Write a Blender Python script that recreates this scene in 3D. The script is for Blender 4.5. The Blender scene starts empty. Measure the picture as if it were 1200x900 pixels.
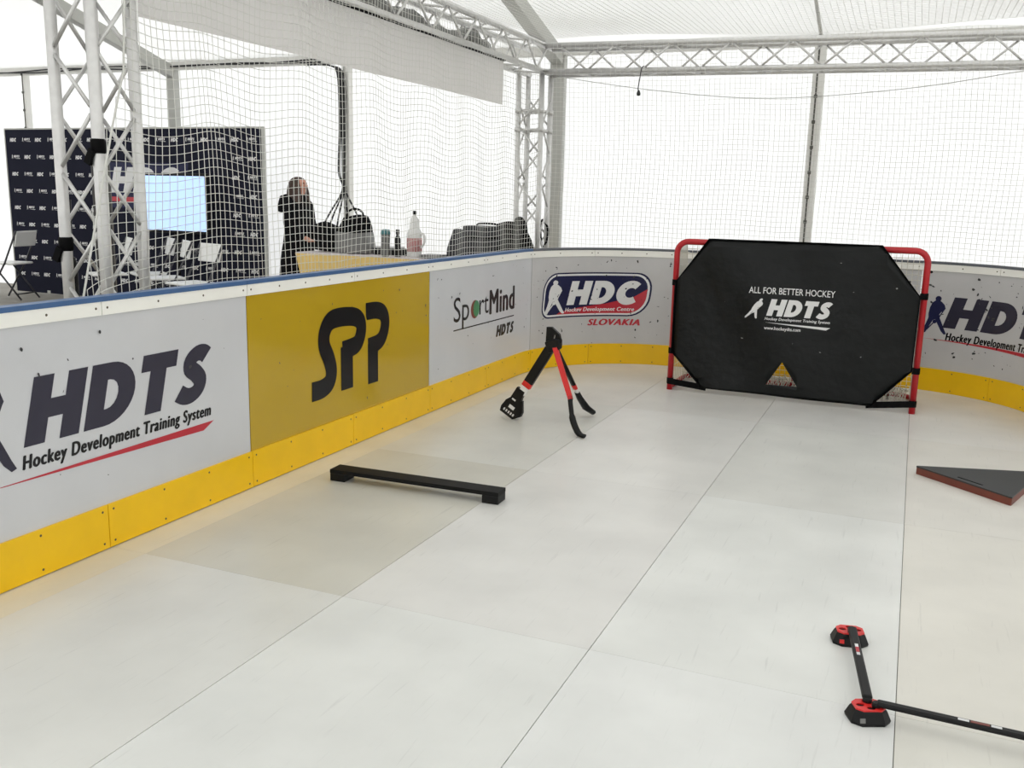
import bpy, bmesh, math, random
from mathutils import Vector, Matrix, geometry
C = bpy.context.scene
COL = C.collection
random.seed(7)
PI = math.pi

# ------------------------------------------------------------------ camera
cam = bpy.data.cameras.new('camera'); cam_o = bpy.data.objects.new('camera', cam); COL.objects.link(cam_o)
F_PX, PITCH, YAW, ROLL = 1100.77, 0.19754, -0.39784, 0.02394
cam.sensor_fit = 'HORIZONTAL'; cam.sensor_width = 36.0; cam.lens = F_PX / 1200 * 36.0
cam.clip_start = 0.05; cam.clip_end = 300
cy, sy, cp, sp = math.cos(YAW), math.sin(YAW), math.cos(PITCH), math.sin(PITCH)
fw = Vector((sy * cp, cy * cp, -sp)); rt = Vector((cy, -sy, 0)); up = rt.cross(fw)
cr, sr = math.cos(ROLL), math.sin(ROLL)
r2 = cr * rt + sr * up; u2 = -sr * rt + cr * up
m = Matrix((r2, u2, -fw)).transposed().to_4x4(); m.translation = Vector((0, 0, 1.54))
cam_o.matrix_world = m
C.camera = cam_o

# ------------------------------------------------------------------ light
w = bpy.data.worlds.new('overcast_sky'); C.world = w; w.use_nodes = True
bg = w.node_tree.nodes['Background']; bg.inputs[0].default_value = (0.95, 0.98, 1.0, 1); bg.inputs[1].default_value = 3.0
_tc = w.node_tree.nodes.new('ShaderNodeTexCoord'); _sp = w.node_tree.nodes.new('ShaderNodeSeparateXYZ'); _rp = w.node_tree.nodes.new('ShaderNodeValToRGB')
_rp.color_ramp.elements[0].position = .48; _rp.color_ramp.elements[0].color = (.36, .36, .34, 1)      # pale paving outside
_rp.color_ramp.elements[1].position = .52; _rp.color_ramp.elements[1].color = (.96, .98, 1.0, 1)      # bright overcast sky
_mr = w.node_tree.nodes.new('ShaderNodeMapRange'); _mr.inputs[1].default_value = -1; _mr.inputs[2].default_value = 1
for a_, b_ in ((_tc.outputs['Generated'], _sp.inputs[0]), (_sp.outputs['Z'], _mr.inputs[0]), (_mr.outputs[0], _rp.inputs[0]), (_rp.outputs[0], bg.inputs[0])): w.node_tree.links.new(a_, b_)
sun = bpy.data.lights.new('sun', 'SUN'); sun.energy = 0.5; sun.angle = math.radians(12); sun.color = (1.0, 0.97, 0.92)
sun_o = bpy.data.objects.new('sun', sun); COL.objects.link(sun_o)
sun_o.rotation_euler = Vector((0.35, -0.75, -0.75)).to_track_quat('-Z', 'Y').to_euler()
C.view_settings.view_transform = 'Standard'; C.view_settings.look = 'None'
C.view_settings.gamma = 1.0; C.view_settings.use_curve_mapping = False
C.view_settings.exposure = 0.25
C.cycles.use_denoising = True
C.cycles.max_bounces = 8; C.cycles.diffuse_bounces = 5; C.cycles.glossy_bounces = 3; C.cycles.transmission_bounces = 6
C.cycles.caustics_reflective = False; C.cycles.caustics_refractive = False

# ------------------------------------------------------------------ helpers
def lin(c):
    return tuple(((v / 255) / 12.92 if v / 255 <= 0.04045 else ((v / 255 + 0.055) / 1.055) ** 2.4) for v in c) + (1,)

MATS = {}
def mat(name, rgb, rough=0.5, metal=0.0, spec=0.5, noise=0.0, nscale=8, specks=0.0, speck_scale=9.0, speck_col=(45, 45, 48), emit=0.0, attr=None, bump=0.0):
    if name in MATS: return MATS[name]
    mt = bpy.data.materials.new(name); mt.use_nodes = True
    nt = mt.node_tree; N = nt.nodes; L = nt.links
    b = N['Principled BSDF']
    b.inputs['Roughness'].default_value = rough; b.inputs['Metallic'].default_value = metal
    b.inputs['Specular IOR Level'].default_value = spec
    base = N.new('ShaderNodeRGB'); base.outputs[0].default_value = lin(rgb)
    out = base.outputs[0]
    tc = N.new('ShaderNodeTexCoord')
    if attr:
        a = N.new('ShaderNodeAttribute'); a.attribute_name = attr
        out = a.outputs['Color']
    if noise > 0:
        n = N.new('ShaderNodeTexNoise'); n.inputs['Scale'].default_value = nscale; n.inputs['Detail'].default_value = 6
        L.new(tc.outputs['Object'], n.inputs['Vector'])
        mr = N.new('ShaderNodeMapRange'); mr.inputs[1].default_value = 0.3; mr.inputs[2].default_value = 0.7
        mr.inputs[3].default_value = 1 - noise; mr.inputs[4].default_value = 1.0
        L.new(n.outputs['Fac'], mr.inputs[0])
        mx = N.new('ShaderNodeVectorMath'); mx.operation = 'SCALE'
        L.new(out, mx.inputs[0]); L.new(mr.outputs[0], mx.inputs['Scale'])
        out = mx.outputs[0]
    if specks > 0:   # puck marks: small dark spots in some voronoi cells
        mp = N.new('ShaderNodeMapping'); mp.inputs['Scale'].default_value = (1, 1, 1.5)
        wn = N.new('ShaderNodeTexNoise'); wn.inputs['Scale'].default_value = 25
        L.new(tc.outputs['Object'], wn.inputs['Vector'])
        sc = N.new('ShaderNodeVectorMath'); sc.operation = 'SCALE'; sc.inputs['Scale'].default_value = 0.03
        L.new(wn.outputs['Color'], sc.inputs[0])
        ad = N.new('ShaderNodeVectorMath'); ad.operation = 'ADD'
        L.new(tc.outputs['Object'], ad.inputs[0]); L.new(sc.outputs[0], ad.inputs[1])
        L.new(ad.outputs[0], mp.inputs['Vector'])
        v = N.new('ShaderNodeTexVoronoi'); v.inputs['Scale'].default_value = speck_scale
        L.new(mp.outputs[0], v.inputs['Vector'])
        sep = N.new('ShaderNodeSeparateColor'); L.new(v.outputs['Color'], sep.inputs[0])
        pick = N.new('ShaderNodeMath'); pick.operation = 'LESS_THAN'; pick.inputs[1].default_value = specks
        L.new(sep.outputs[0], pick.inputs[0])
        rad = N.new('ShaderNodeMath'); rad.operation = 'MULTIPLY'; rad.inputs[1].default_value = 0.16
        L.new(sep.outputs[1], rad.inputs[0])
        lt = N.new('ShaderNodeMath'); lt.operation = 'LESS_THAN'
        L.new(v.outputs['Distance'], lt.inputs[0]); L.new(rad.outputs[0], lt.inputs[1])
        an = N.new('ShaderNodeMath'); an.operation = 'MULTIPLY'
        L.new(pick.outputs[0], an.inputs[0]); L.new(lt.outputs[0], an.inputs[1])
        mix = N.new('ShaderNodeMix'); mix.data_type = 'RGBA'
        L.new(an.outputs[0], mix.inputs['Factor']); L.new(out, mix.inputs['A']); mix.inputs['B'].default_value = lin(speck_col)
        out = mix.outputs['Result']
    L.new(out, b.inputs['Base Color'])
    if bump > 0:
        n2 = N.new('ShaderNodeTexNoise'); n2.inputs['Scale'].default_value = nscale * 2; n2.inputs['Detail'].default_value = 4
        L.new(tc.outputs['Object'], n2.inputs['Vector'])
        bp = N.new('ShaderNodeBump'); bp.inputs['Strength'].default_value = bump; bp.inputs['Distance'].default_value = 0.02
        L.new(n2.outputs['Fac'], bp.inputs['Height']); L.new(bp.outputs[0], b.inputs['Normal'])
    if emit > 0:
        L.new(out, b.inputs['Emission Color']); b.inputs['Emission Strength'].default_value = emit
    MATS[name] = mt
    return mt

def fabric(name, rgb, trans, tr_rgb):
    mt = bpy.data.materials.new(name); mt.use_nodes = True
    nt = mt.node_tree; N = nt.nodes; L = nt.links
    N.remove(N['Principled BSDF'])
    o = N['Material Output']
    d = N.new('ShaderNodeBsdfDiffuse'); t = N.new('ShaderNodeBsdfTranslucent'); mx = N.new('ShaderNodeMixShader')
    tc = N.new('ShaderNodeTexCoord'); n = N.new('ShaderNodeTexNoise'); n.inputs['Scale'].default_value = 1.3; n.inputs['Detail'].default_value = 3
    L.new(tc.outputs['Object'], n.inputs['Vector'])
    mr = N.new('ShaderNodeMapRange'); mr.inputs[1].default_value = 0.3; mr.inputs[2].default_value = 0.7; mr.inputs[3].default_value = 0.95; mr.inputs[4].default_value = 1
    L.new(n.outputs['Fac'], mr.inputs[0])
    cc = N.new('ShaderNodeRGB'); cc.outputs[0].default_value = lin(tr_rgb)
    sc = N.new('ShaderNodeVectorMath'); sc.operation = 'SCALE'; L.new(cc.outputs[0], sc.inputs[0]); L.new(mr.outputs[0], sc.inputs['Scale'])
    d.inputs[0].default_value = lin(rgb); L.new(sc.outputs[0], t.inputs[0])
    mx.inputs[0].default_value = trans
    L.new(d.outputs[0], mx.inputs[1]); L.new(t.outputs[0], mx.inputs[2]); L.new(mx.outputs[0], o.inputs[0])
    MATS[name] = mt
    return mt

def tag(o, label=None, cat=None, group=None, kind=None):
    if label: o['label'] = label
    if cat: o['category'] = cat
    if group: o['group'] = group
    if kind: o['kind'] = kind
    return o

def empty(name, loc=(0, 0, 0), rz=0.0, label=None, cat=None, group=None, parent=None):
    o = bpy.data.objects.new(name, None); COL.objects.link(o)
    o.location = loc; o.rotation_euler = (0, 0, rz); o.empty_display_size = 0.1
    if parent: o.parent = parent
    return tag(o, label, cat, group)

class MB:
    """collects geometry of ONE mesh object, in the parent's local space"""
    def __init__(s): s.bm = bmesh.new()
    def box(s, cx, cy_, cz, sx, sy_, sz, rot=None, bev=0.0):
        t = bmesh.new(); bmesh.ops.create_cube(t, size=1.0)
        bmesh.ops.scale(t, vec=(sx, sy_, sz), verts=t.verts)
        if bev > 0: bmesh.ops.bevel(t, geom=t.edges[:], offset=bev, segments=2, affect='EDGES', profile=0.5)
        if rot is not None: bmesh.ops.transform(t, matrix=rot.to_4x4(), verts=t.verts)
        bmesh.ops.translate(t, vec=(cx, cy_, cz), verts=t.verts)
        return s.join(t)
    def join(s, t):
        me = bpy.data.meshes.new('tmp'); t.to_mesh(me); t.free(); s.bm.from_mesh(me); bpy.data.meshes.remove(me); return s
    def tube(s, pts, r, n=8, cap=True, flat=None, ph=0.0):
        """tube along a polyline; r a number or list; flat=(a,b) gives an elliptic section along frame axes"""
        pts = [Vector(p) for p in pts]; k = len(pts)
        rs = r if isinstance(r, (list, tuple)) else [r] * k
        rings = []; prev = None
        for i, p in enumerate(pts):
            a = pts[max(i - 1, 0)]; b = pts[min(i + 1, k - 1)]
            t = (b - a).normalized() if (b - a).length > 1e-9 else Vector((0, 0, 1))
            if prev is None:
                ref = Vector((0, 0, 1)) if abs(t.z) < 0.9 else Vector((1, 0, 0))
                u = t.cross(ref).normalized()
            else:
                u = (prev - t * prev.dot(t)).normalized()
            prev = u; v = t.cross(u)
            fa, fb = flat if flat else (1, 1)
            rings.append([s.bm.verts.new(p + rs[i] * (math.cos(2 * PI * j / n + ph) * fa * u + math.sin(2 * PI * j / n + ph) * fb * v)) for j in range(n)])
        for i in range(k - 1):
            for j in range(n):
                f = s.bm.faces.new((rings[i][j], rings[i][(j + 1) % n], rings[i + 1][(j + 1) % n], rings[i + 1][j])); f.smooth = n > 4
        if cap and n > 2:
            s.bm.faces.new(rings[0][::-1]); s.bm.faces.new(rings[-1])
        return s
    def lathe(s, prof, cx=0, cy_=0, n=20, sx=1, sy_=1):
        rings = []
        for (r, z) in prof:
            rings.append([s.bm.verts.new((cx + sx * max(r, 1e-4) * math.cos(2 * PI * j / n), cy_ + sy_ * max(r, 1e-4) * math.sin(2 * PI * j / n), z)) for j in range(n)])
        for i in range(len(rings) - 1):
            for j in range(n):
                f = s.bm.faces.new((rings[i][j], rings[i][(j + 1) % n], rings[i + 1][(j + 1) % n], rings[i + 1][j])); f.smooth = True
        s.bm.faces.new(rings[0][::-1]); s.bm.faces.new(rings[-1])
        return s
    def prism(s, poly, h, M=None, holes=()):
        """extrude a 2-D outline (x,y) from z=0 to z=h, then transform with M"""
        loops = [list(poly)] + [list(q) for q in holes]
        flat = [p for l in loops for p in l]
        tris = geometry.tessellate_polygon([[Vector((a, b, 0)) for a, b in l] for l in loops])
        M = M or Matrix.Identity(4)
        lo = [s.bm.verts.new(M @ Vector((a, b, 0))) for a, b in flat]; hi = [s.bm.verts.new(M @ Vector((a, b, h))) for a, b in flat]
        for t in tris:
            try: s.bm.faces.new([lo[i] for i in t]); s.bm.faces.new([hi[i] for i in t][::-1])
            except ValueError: pass
        k = 0
        for l in loops:
            n = len(l)
            for i in range(n):
                a, b = k + i, k + (i + 1) % n
                s.bm.faces.new((lo[a], lo[b], hi[b], hi[a]))
            k += n
        return s
    def quad(s, a, b, c, d):
        s.bm.faces.new([s.bm.verts.new(p) for p in (a, b, c, d)]); return s
    def build(s, name, mt, parent=None, smooth=False, fix=True):
        if fix: bmesh.ops.recalc_face_normals(s.bm, faces=s.bm.faces[:])
        me = bpy.data.meshes.new(name); s.bm.to_mesh(me); s.bm.free()
        if smooth:
            for p in me.polygons: p.use_smooth = True
        for q in (mt if isinstance(mt, (list, tuple)) else [mt]): me.materials.append(q)
        o = bpy.data.objects.new(name, me); COL.objects.link(o)
        if parent: o.parent = parent
        return o

def copy_tree(o, parent=None):
    c = o.copy(); COL.objects.link(c); c.parent = parent
    for ch in list(o.children): copy_tree(ch, c)
    return c

def skin(name, verts, edges, radii, mt, parent=None, sub=2, root=0):
    """one continuous body grown over a skeleton of joints"""
    me = bpy.data.meshes.new(name + '_skeleton'); me.from_pydata([Vector(v) for v in verts], edges, [])
    o = bpy.data.objects.new(name + '_skeleton', me); COL.objects.link(o)
    md = o.modifiers.new('skin', 'SKIN'); md.use_smooth_shade = True
    for i, sv in enumerate(me.skin_vertices[0].data):
        r = radii[i]; sv.radius = r if isinstance(r, tuple) else (r, r); sv.use_root = (i == root)
    ms = o.modifiers.new('sub', 'SUBSURF'); ms.levels = sub; ms.render_levels = sub
    dg = bpy.context.evaluated_depsgraph_get(); dg.update()
    me2 = bpy.data.meshes.new_from_object(o.evaluated_get(dg)); me2.name = name
    bpy.data.objects.remove(o); bpy.data.meshes.remove(me)
    for p in me2.polygons: p.use_smooth = True
    me2.materials.clear(); me2.materials.append(mt)
    r = bpy.data.objects.new(name, me2); COL.objects.link(r)
    if parent: r.parent = parent
    return r

# ---- flat lettering -> (verts2d, faces)
def text2d(s, bold=0.0, shear=0.0, space=1.0):
    cu = bpy.data.curves.new('t', 'FONT'); cu.body = s; cu.offset = bold; cu.shear = shear; cu.space_character = space; cu.resolution_u = 4; cu.size = 1
    o = bpy.data.objects.new('t', cu); COL.objects.link(o)
    dg = bpy.context.evaluated_depsgraph_get(); dg.update()
    me = bpy.data.meshes.new_from_object(o.evaluated_get(dg))
    v = [(q.co.x, q.co.y) for q in me.vertices]; f = [tuple(p.vertices) for p in me.polygons]
    bpy.data.objects.remove(o); bpy.data.curves.remove(cu); bpy.data.meshes.remove(me)
    return v, f
def bold2d(s_, d=.05, shear=0.0, space=1.0):
    sh = text2d(s_, 0.0, shear, space)
    return merge2d([move2d(sh, lambda x, y, k=k: (x + k * d, y + j * d * .35)) for k, j in ((-1, 0), (0, 1), (1, 0), (0, -1))])
def poly2d(loops):
    tris = geometry.tessellate_polygon([[Vector((a, b, 0)) for a, b in l] for l in loops])
    return [p for l in loops for p in l], [tuple(t) for t in tris]
def merge2d(parts):
    V, Fc = [], []
    for n_, (v, f) in enumerate(parts):
        k = len(V); V += [(p[0], p[1], (p[2] if len(p) > 2 else 0) + .00012 * n_) for p in v]; Fc += [tuple(i + k for i in q) for q in f]
    return V, Fc
def fit2d(sh, x0, x1, y0, y1):
    v, f = sh; ax = min(p[0] for p in v); bx = max(p[0] for p in v); ay = min(p[1] for p in v); by = max(p[1] for p in v)
    return [(x0 + (p[0] - ax) / (bx - ax) * (x1 - x0), y0 + (p[1] - ay) / (by - ay) * (y1 - y0)) + tuple(p[2:]) for p in v], f
def move2d(sh, fn): return [tuple(fn(p[0], p[1])) + tuple(p[2:]) for p in sh[0]], sh[1]
def spline(pts, per=6):
    out = []; n = len(pts)
    for i in range(n - 1):
        p0 = pts[max(i - 1, 0)]; p1 = pts[i]; p2 = pts[i + 1]; p3 = pts[min(i + 2, n - 1)]
        for k in range(per):
            t = k / per
            out.append(tuple(0.5 * ((2 * p1[c]) + (-p0[c] + p2[c]) * t + (2 * p0[c] - 5 * p1[c] + 4 * p2[c] - p3[c]) * t * t + (-p0[c] + 3 * p1[c] - 3 * p2[c] + p3[c]) * t ** 3) for c in range(len(p1))))
    out.append(tuple(pts[-1])); return out
def stroke2d(pts, wd):
    """thick line as quads"""
    V, Fc = [], []; n = len(pts)
    for i, p in enumerate(pts):
        a = pts[max(i - 1, 0)]; b = pts[min(i + 1, n - 1)]
        dx, dy = b[0] - a[0], b[1] - a[1]; l = math.hypot(dx, dy) or 1
        ww = wd[i] if isinstance(wd, (list, tuple)) else wd
        V += [(p[0] - dy / l * ww / 2, p[1] + dx / l * ww / 2), (p[0] + dy / l * ww / 2, p[1] - dx / l * ww / 2)]
    for i in range(n - 1): Fc.append((2 * i, 2 * i + 1, 2 * i + 3, 2 * i + 2))
    return V, Fc
def disc2d(cx, cy_, rx, ry=None, n=20):
    ry = ry or rx
    return [(cx + rx * math.cos(2 * PI * i / n), cy_ + ry * math.sin(2 * PI * i / n)) for i in range(n)], [tuple(range(n))]
# heavy oblique capitals on a 1-high box, sheared by k
K = 0.24
def ital(sh, k=K): return move2d(sh, lambda x, y: (x + k * y, y))
def gH(): return poly2d([[(0, 0), (.33, 0), (.33, .36), (.57, .36), (.57, 0), (.90, 0), (.90, 1), (.57, 1), (.57, .64), (.33, .64), (.33, 1), (0, 1)]])
def gT(): return poly2d([[(.19, 0), (.53, 0), (.53, .72), (.74, .72), (.74, 1), (0, 1), (0, .72), (.19, .72)]])
def gD():
    o = [(0, 0), (.36, 0)] + [(.36 + .52 * math.sin(a), .5 - .5 * math.cos(a)) for a in [PI * i / 16 for i in range(1, 16)]] + [(.36, 1), (0, 1)]
    i_ = [(.32, .27), (.32, .73)] + [(.36 + .19 * math.sin(a), .5 + .23 * math.cos(a)) for a in [PI * i / 8 for i in range(0, 9)]]
    return poly2d([o, i_])
def gC():
    o = [(.5 + .5 * math.cos(a), .5 + .52 * math.sin(a)) for a in [math.radians(48 + i * (264 / 20)) for i in range(21)]]
    i_ = [(.54 + .2 * math.cos(a), .5 + .21 * math.sin(a)) for a in [math.radians(312 - i * (264 / 20)) for i in range(21)]]
    V = o + i_[::-1]; n = len(o)
    return V, [(i, i + 1, n + i + 1, n + i) for i in range(n - 1)]
def gS():
    c = spline([(.60, .80), (.50, .86), (.36, .86), (.235, .76), (.25, .62), (.40, .51), (.52, .38), (.51, .23), (.38, .14), (.22, .14), (.06, .22)], 4)
    return stroke2d(c, .29)
def word(gl, gap=.07, k=K):
    x = 0; out = []
    for g in gl:
        v, f = g; wmx = max(p[0] for p in v); out.append(ital(([(p[0] + x, p[1]) + tuple(p[2:]) for p in v], f), k)); x += wmx + gap
    return merge2d(out)
def skater():
    body = poly2d([[(.24, .88), (.16, .81), (.11, .68), (.09, .52), (.10, .42), (.05, .25), (-.03, .07), (.0, .0), (.06, .02), (.13, .18), (.22, .36), (.27, .38), (.36, .22), (.44, .08), (.52, .0), (.58, .02), (.53, .11), (.45, .28), (.38, .42), (.36, .52), (.40, .58), (.46, .61), (.50, .68), (.47, .77), (.40, .84), (.34, .88)]])
    return merge2d([body, disc2d(.30, .925, .075, .07), stroke2d([(.47, .66), (.36, .44)], .03), stroke2d([(.25, .31), (.09, .10), (.02, .05)], .03), disc2d(.26, .32, .05)])

# ------------------------------------------------------------------ materials
M_panel = mat('white_board_plastic', (207, 208, 211), 0.16, noise=.05, nscale=3, specks=.035, speck_scale=7, spec=.45)
M_panel_w = mat('worn_white_board_plastic', (200, 199, 199), 0.2, noise=.08, nscale=4, specks=.30, speck_scale=13, spec=.4)
M_gold = mat('gold_board_plastic', (190, 158, 40), 0.12, noise=.05, nscale=2, specks=.03, speck_scale=7, spec=.5)
M_kick = mat('yellow_kick_plastic', (248, 198, 0), 0.35, noise=.07, nscale=6, specks=.03, speck_scale=10, speck_col=(120, 90, 10))
M_cap = mat('white_cap_plastic', (248, 247, 240), 0.35, noise=.04, nscale=8)
M_blue = mat('blue_rail_plastic', (62, 98, 145), 0.4, noise=.1, nscale=20)
M_greyrail = mat('grey_rail_plastic', (95, 98, 104), 0.4)
M_slot = mat('dark_post_slot', (92, 90, 84), 0.6)
M_frame = mat('dark_board_frame', (60, 60, 60), 0.6)
M_screw = mat('screw_steel', (95, 85, 70), 0.4, metal=.6)
M_navy = mat('navy_print', (53, 51, 65), 0.25, spec=.3, noise=.06, nscale=5)
M_navy2 = mat('dark_navy_print', (38, 40, 74), 0.3, spec=.2, noise=.15, nscale=9)
M_ink = mat('black_print', (26, 26, 28), 0.25, spec=.3)
M_redp = mat('red_print', (190, 44, 58), 0.3, noise=.08)
M_whitep = mat('white_print', (222, 222, 222), 0.4)
M_green = mat('green_print', (70, 140, 95), 0.35, noise=.2, nscale=40)
M_maroon = mat('maroon_print', (120, 55, 45), 0.35)
M_alu = mat('aluminium', (224, 223, 221), 0.38, metal=.6, noise=.1, nscale=25)
M_alu_d = mat('grey_aluminium_profile', (186, 186, 180), 0.5, metal=.1, noise=.08, nscale=6)
M_alu_l = mat('pale_aluminium_profile', (232, 231, 226), 0.5, noise=.04, nscale=6)
M_black = mat('black_plastic', (18, 18, 19), 0.45, noise=.15, nscale=20, spec=.25)
M_rubber = mat('black_rubber', (20, 20, 20), 0.6, noise=.2, nscale=18, spec=.2)
M_tarp = mat('black_tarpaulin', (11, 14, 14), 0.30, spec=.26, noise=.35, nscale=3.2, specks=.05, speck_scale=20, speck_col=(120, 122, 120), bump=.5)
M_strap = mat('black_webbing', (10, 10, 11), 0.7, spec=.1)
M_red = mat('red_painted_steel', (184, 26, 36), 0.35, noise=.08, nscale=10)
M_redpl = mat('red_plastic', (214, 40, 38), 0.35)
M_white = mat('white_plastic', (232, 232, 230), 0.4)
M_net = mat('white_net_cord', (218, 218, 212), 0.8, spec=.2)
M_gnet = mat('white_goal_net_cord', (215, 212, 200), 0.8, spec=.2)
M_wood = mat('red_brown_plywood', (116, 54, 38), 0.5, noise=.25, nscale=14)
M_topblk = mat('dark_grey_laminate', (50, 52, 52), 0.42, spec=.3, noise=.15, nscale=5)
M_banner = None
M_dark = mat('navy_backdrop_cloth', (34, 35, 49), 0.8, spec=.1, noise=.1, nscale=4)
M_screen = mat('lit_screen', (176, 204, 240), 0.3, spec=.1, emit=.7)
M_coat = mat('dark_coat_cloth', (20, 20, 23), 0.85, spec=.1, noise=.25, nscale=18)
M_skin = mat('skin', (205, 150, 128), 0.5, noise=.06, nscale=15)
M_hair = mat('brown_hair', (66, 42, 30), 0.5, noise=.4, nscale=40)
M_trous = mat('dark_jeans', (35, 38, 50), 0.8)
M_tabtop = mat('pale_table_top', (214, 204, 204), 0.4, noise=.05)
M_yellow = mat('yellow_table_cloth', (240, 208, 128), 0.7, noise=.08, nscale=4)
M_grey = mat('grey_plastic', (120, 120, 118), 0.5, noise=.1)
M_dgrey = mat('dark_grey_cloth', (62, 62, 66), 0.8, noise=.3, nscale=25)
M_teal = mat('teal_plastic', (60, 120, 125), 0.4)
M_pink = mat('pink_label', (215, 150, 150), 0.5, noise=.3, nscale=60)
M_cable = mat('black_cable_rubber', (24, 24, 26), 0.5)
M_rope = mat('grey_cord', (170, 170, 165), 0.8)
M_conc = mat('grey_ground', (150, 146, 138), 0.8, noise=.2, nscale=3)
M_ice = mat('synthetic_ice', (215, 215, 208), 0.30, attr='tile_tint', noise=.13, nscale=2.1, spec=.35)
M_seam = mat('dark_floor_seam', (128, 127, 120), 0.6)
M_wall = fabric('white_tent_wall_fabric', (222, 222, 222), .355, (250, 250, 250))
M_banner = fabric('grey_banner_cloth', (232, 230, 228), .5, (240, 237, 235))
M_roof = fabric('white_tent_roof_fabric', (205, 205, 201), .265, (242, 241, 238))

# scuffed streaks for the ice
def add_scratches(mt):
    nt = mt.node_tree; N = nt.nodes; L = nt.links; b = N['Principled BSDF']
    src = b.inputs['Base Color'].links[0].from_socket
    tc = N.new('ShaderNodeTexCoord')
    cur = src
    for ang, sc, lo, amt in ((35, (26, 1.6, 1), .64, .12), (-50, (20, 1.3, 1), .66, .10), (80, (34, 2.6, 1), .66, .08)):
        mp = N.new('ShaderNodeMapping'); mp.inputs['Rotation'].default_value = (0, 0, math.radians(ang)); mp.inputs['Scale'].default_value = sc
        L.new(tc.outputs['Object'], mp.inputs['Vector'])
        n = N.new('ShaderNodeTexNoise'); n.inputs['Scale'].default_value = 2.2; n.inputs['Detail'].default_value = 5; n.inputs['Distortion'].default_value = .4
        L.new(mp.outputs[0], n.inputs['Vector'])
        mr = N.new('ShaderNodeMapRange'); mr.inputs[1].default_value = lo; mr.inputs[2].default_value = lo + .12; mr.inputs[3].default_value = 1; mr.inputs[4].default_value = 1 - amt
        L.new(n.outputs['Fac'], mr.inputs[0])
        s = N.new('ShaderNodeVectorMath'); s.operation = 'SCALE'; L.new(cur, s.inputs[0]); L.new(mr.outputs[0], s.inputs['Scale']); cur = s.outputs[0]
    L.new(cur, b.inputs['Base Color'])
add_scratches(M_ice)

# ================================================================== THE SETTING
# --- ground outside the rink
g = MB(); g.box(-3, 3.5, -0.06, 24, 17, 0.06); tag(g.build('ground', M_conc), kind='structure')

# --- synthetic ice floor, laid in slabs
XE = [-3.10, -2.905, -1.909, -0.904, 0.087, 1.06]
YE = [-2.9, -0.95, 1.0, 2.900, 4.824, 6.693, 8.66]
TI = {0: [(225, 221, 207)] * 6,
      1: [(221, 221, 216), (221, 221, 216), (222, 222, 217), (210, 208, 198), (220, 220, 214), (225, 223, 217)],
      2: [(224, 224, 219), (224, 224, 219), (227, 228, 224), (224, 223, 219), (228, 227, 223), (226, 224, 219)],
      3: [(227, 227, 224), (227, 227, 224), (230, 231, 228), (228, 229, 225), (223, 223, 218), (226, 225, 221)],
      4: [(223, 221, 214), (223, 221, 214), (223, 221, 212), (223, 220, 211), (223, 220, 212), (226, 224, 218)]}
bm = bmesh.new(); cl = bm.loops.layers.float_color.new('tile_tint')
gx_, gy_ = 0.0014, 0.0006
for i in range(5):
    for j in range(6):
        x0, x1, y0, y1 = XE[i] + (gx_ if i > 1 else .0004), XE[i + 1] - (gx_ if i > 0 else .0004), YE[j] + gy_, YE[j + 1] - gy_
        vs = [bm.verts.new(p) for p in ((x0, y0, 0), (x1, y0, 0), (x1, y1, 0), (x0, y1, 0))]
        lo = [bm.verts.new((v.co.x, v.co.y, -0.02)) for v in vs]
        fs = [bm.faces.new(vs)] + [bm.faces.new((vs[k], lo[k], lo[(k + 1) % 4], vs[(k + 1) % 4])) for k in range(4)]
        for f in fs:
            for l in f.loops: l[cl] = lin(TI[i][j])
bmesh.ops.recalc_face_normals(bm, faces=bm.faces[:])
me = bpy.data.meshes.new('floor'); bm.to_mesh(me); bm.free(); me.materials.append(M_ice)
fl = bpy.data.objects.new('floor', me); COL.objects.link(fl); tag(fl, kind='structure')
g = MB(); g.box(-1.02, 2.88, -0.016, 4.14, 11.56, 0.022); tag(g.build('trim_1', M_seam), kind='structure')

# --- marquee
WY, EZ = 10.8, 3.22
def wall_plane(name, a, b, z1):
    t = MB(); n = 40
    for i in range(n):
        for q in (0,):
            p0 = Vector(a).lerp(Vector(b), i / n); p1 = Vector(a).lerp(Vector(b), (i + 1) / n)
            t.quad((p0.x, p0.y, -0.03), (p1.x, p1.y, -0.03), (p1.x, p1.y, z1), (p0.x, p0.y, z1))
    return tag(t.build(name, M_wall), kind='structure')
TX0, TX1, TY0 = -14.6, 7.4, -4.6
wall_plane('wall_back', (TX0, WY), (TX1, WY), EZ)
wall_plane('wall_left', (TX0, TY0), (TX0, WY), EZ)
wall_plane('wall_front_light_block', (TX0, TY0), (TX1, TY0), EZ)  # unseen wall, added to hold back daylight from the open front end
wall_plane('wall_right', (TX1, TY0), (TX1, WY), EZ)
RY = 3.1; RZ = EZ + (WY - RY) * math.tan(math.radians(16))
t = MB(); t.quad((TX0, WY, EZ), (TX1, WY, EZ), (TX1, RY, RZ), (TX0, RY, RZ)); t.quad((TX0, TY0, EZ), (TX1, TY0, EZ), (TX1, RY, RZ), (TX0, RY, RZ))
for X in (TX0, TX1): t.bm.faces.new([t.bm.verts.new(p) for p in ((X, TY0, EZ), (X, WY, EZ), (X, RY, RZ))])
tag(t.build('ceiling', M_roof), kind='structure')
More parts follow.
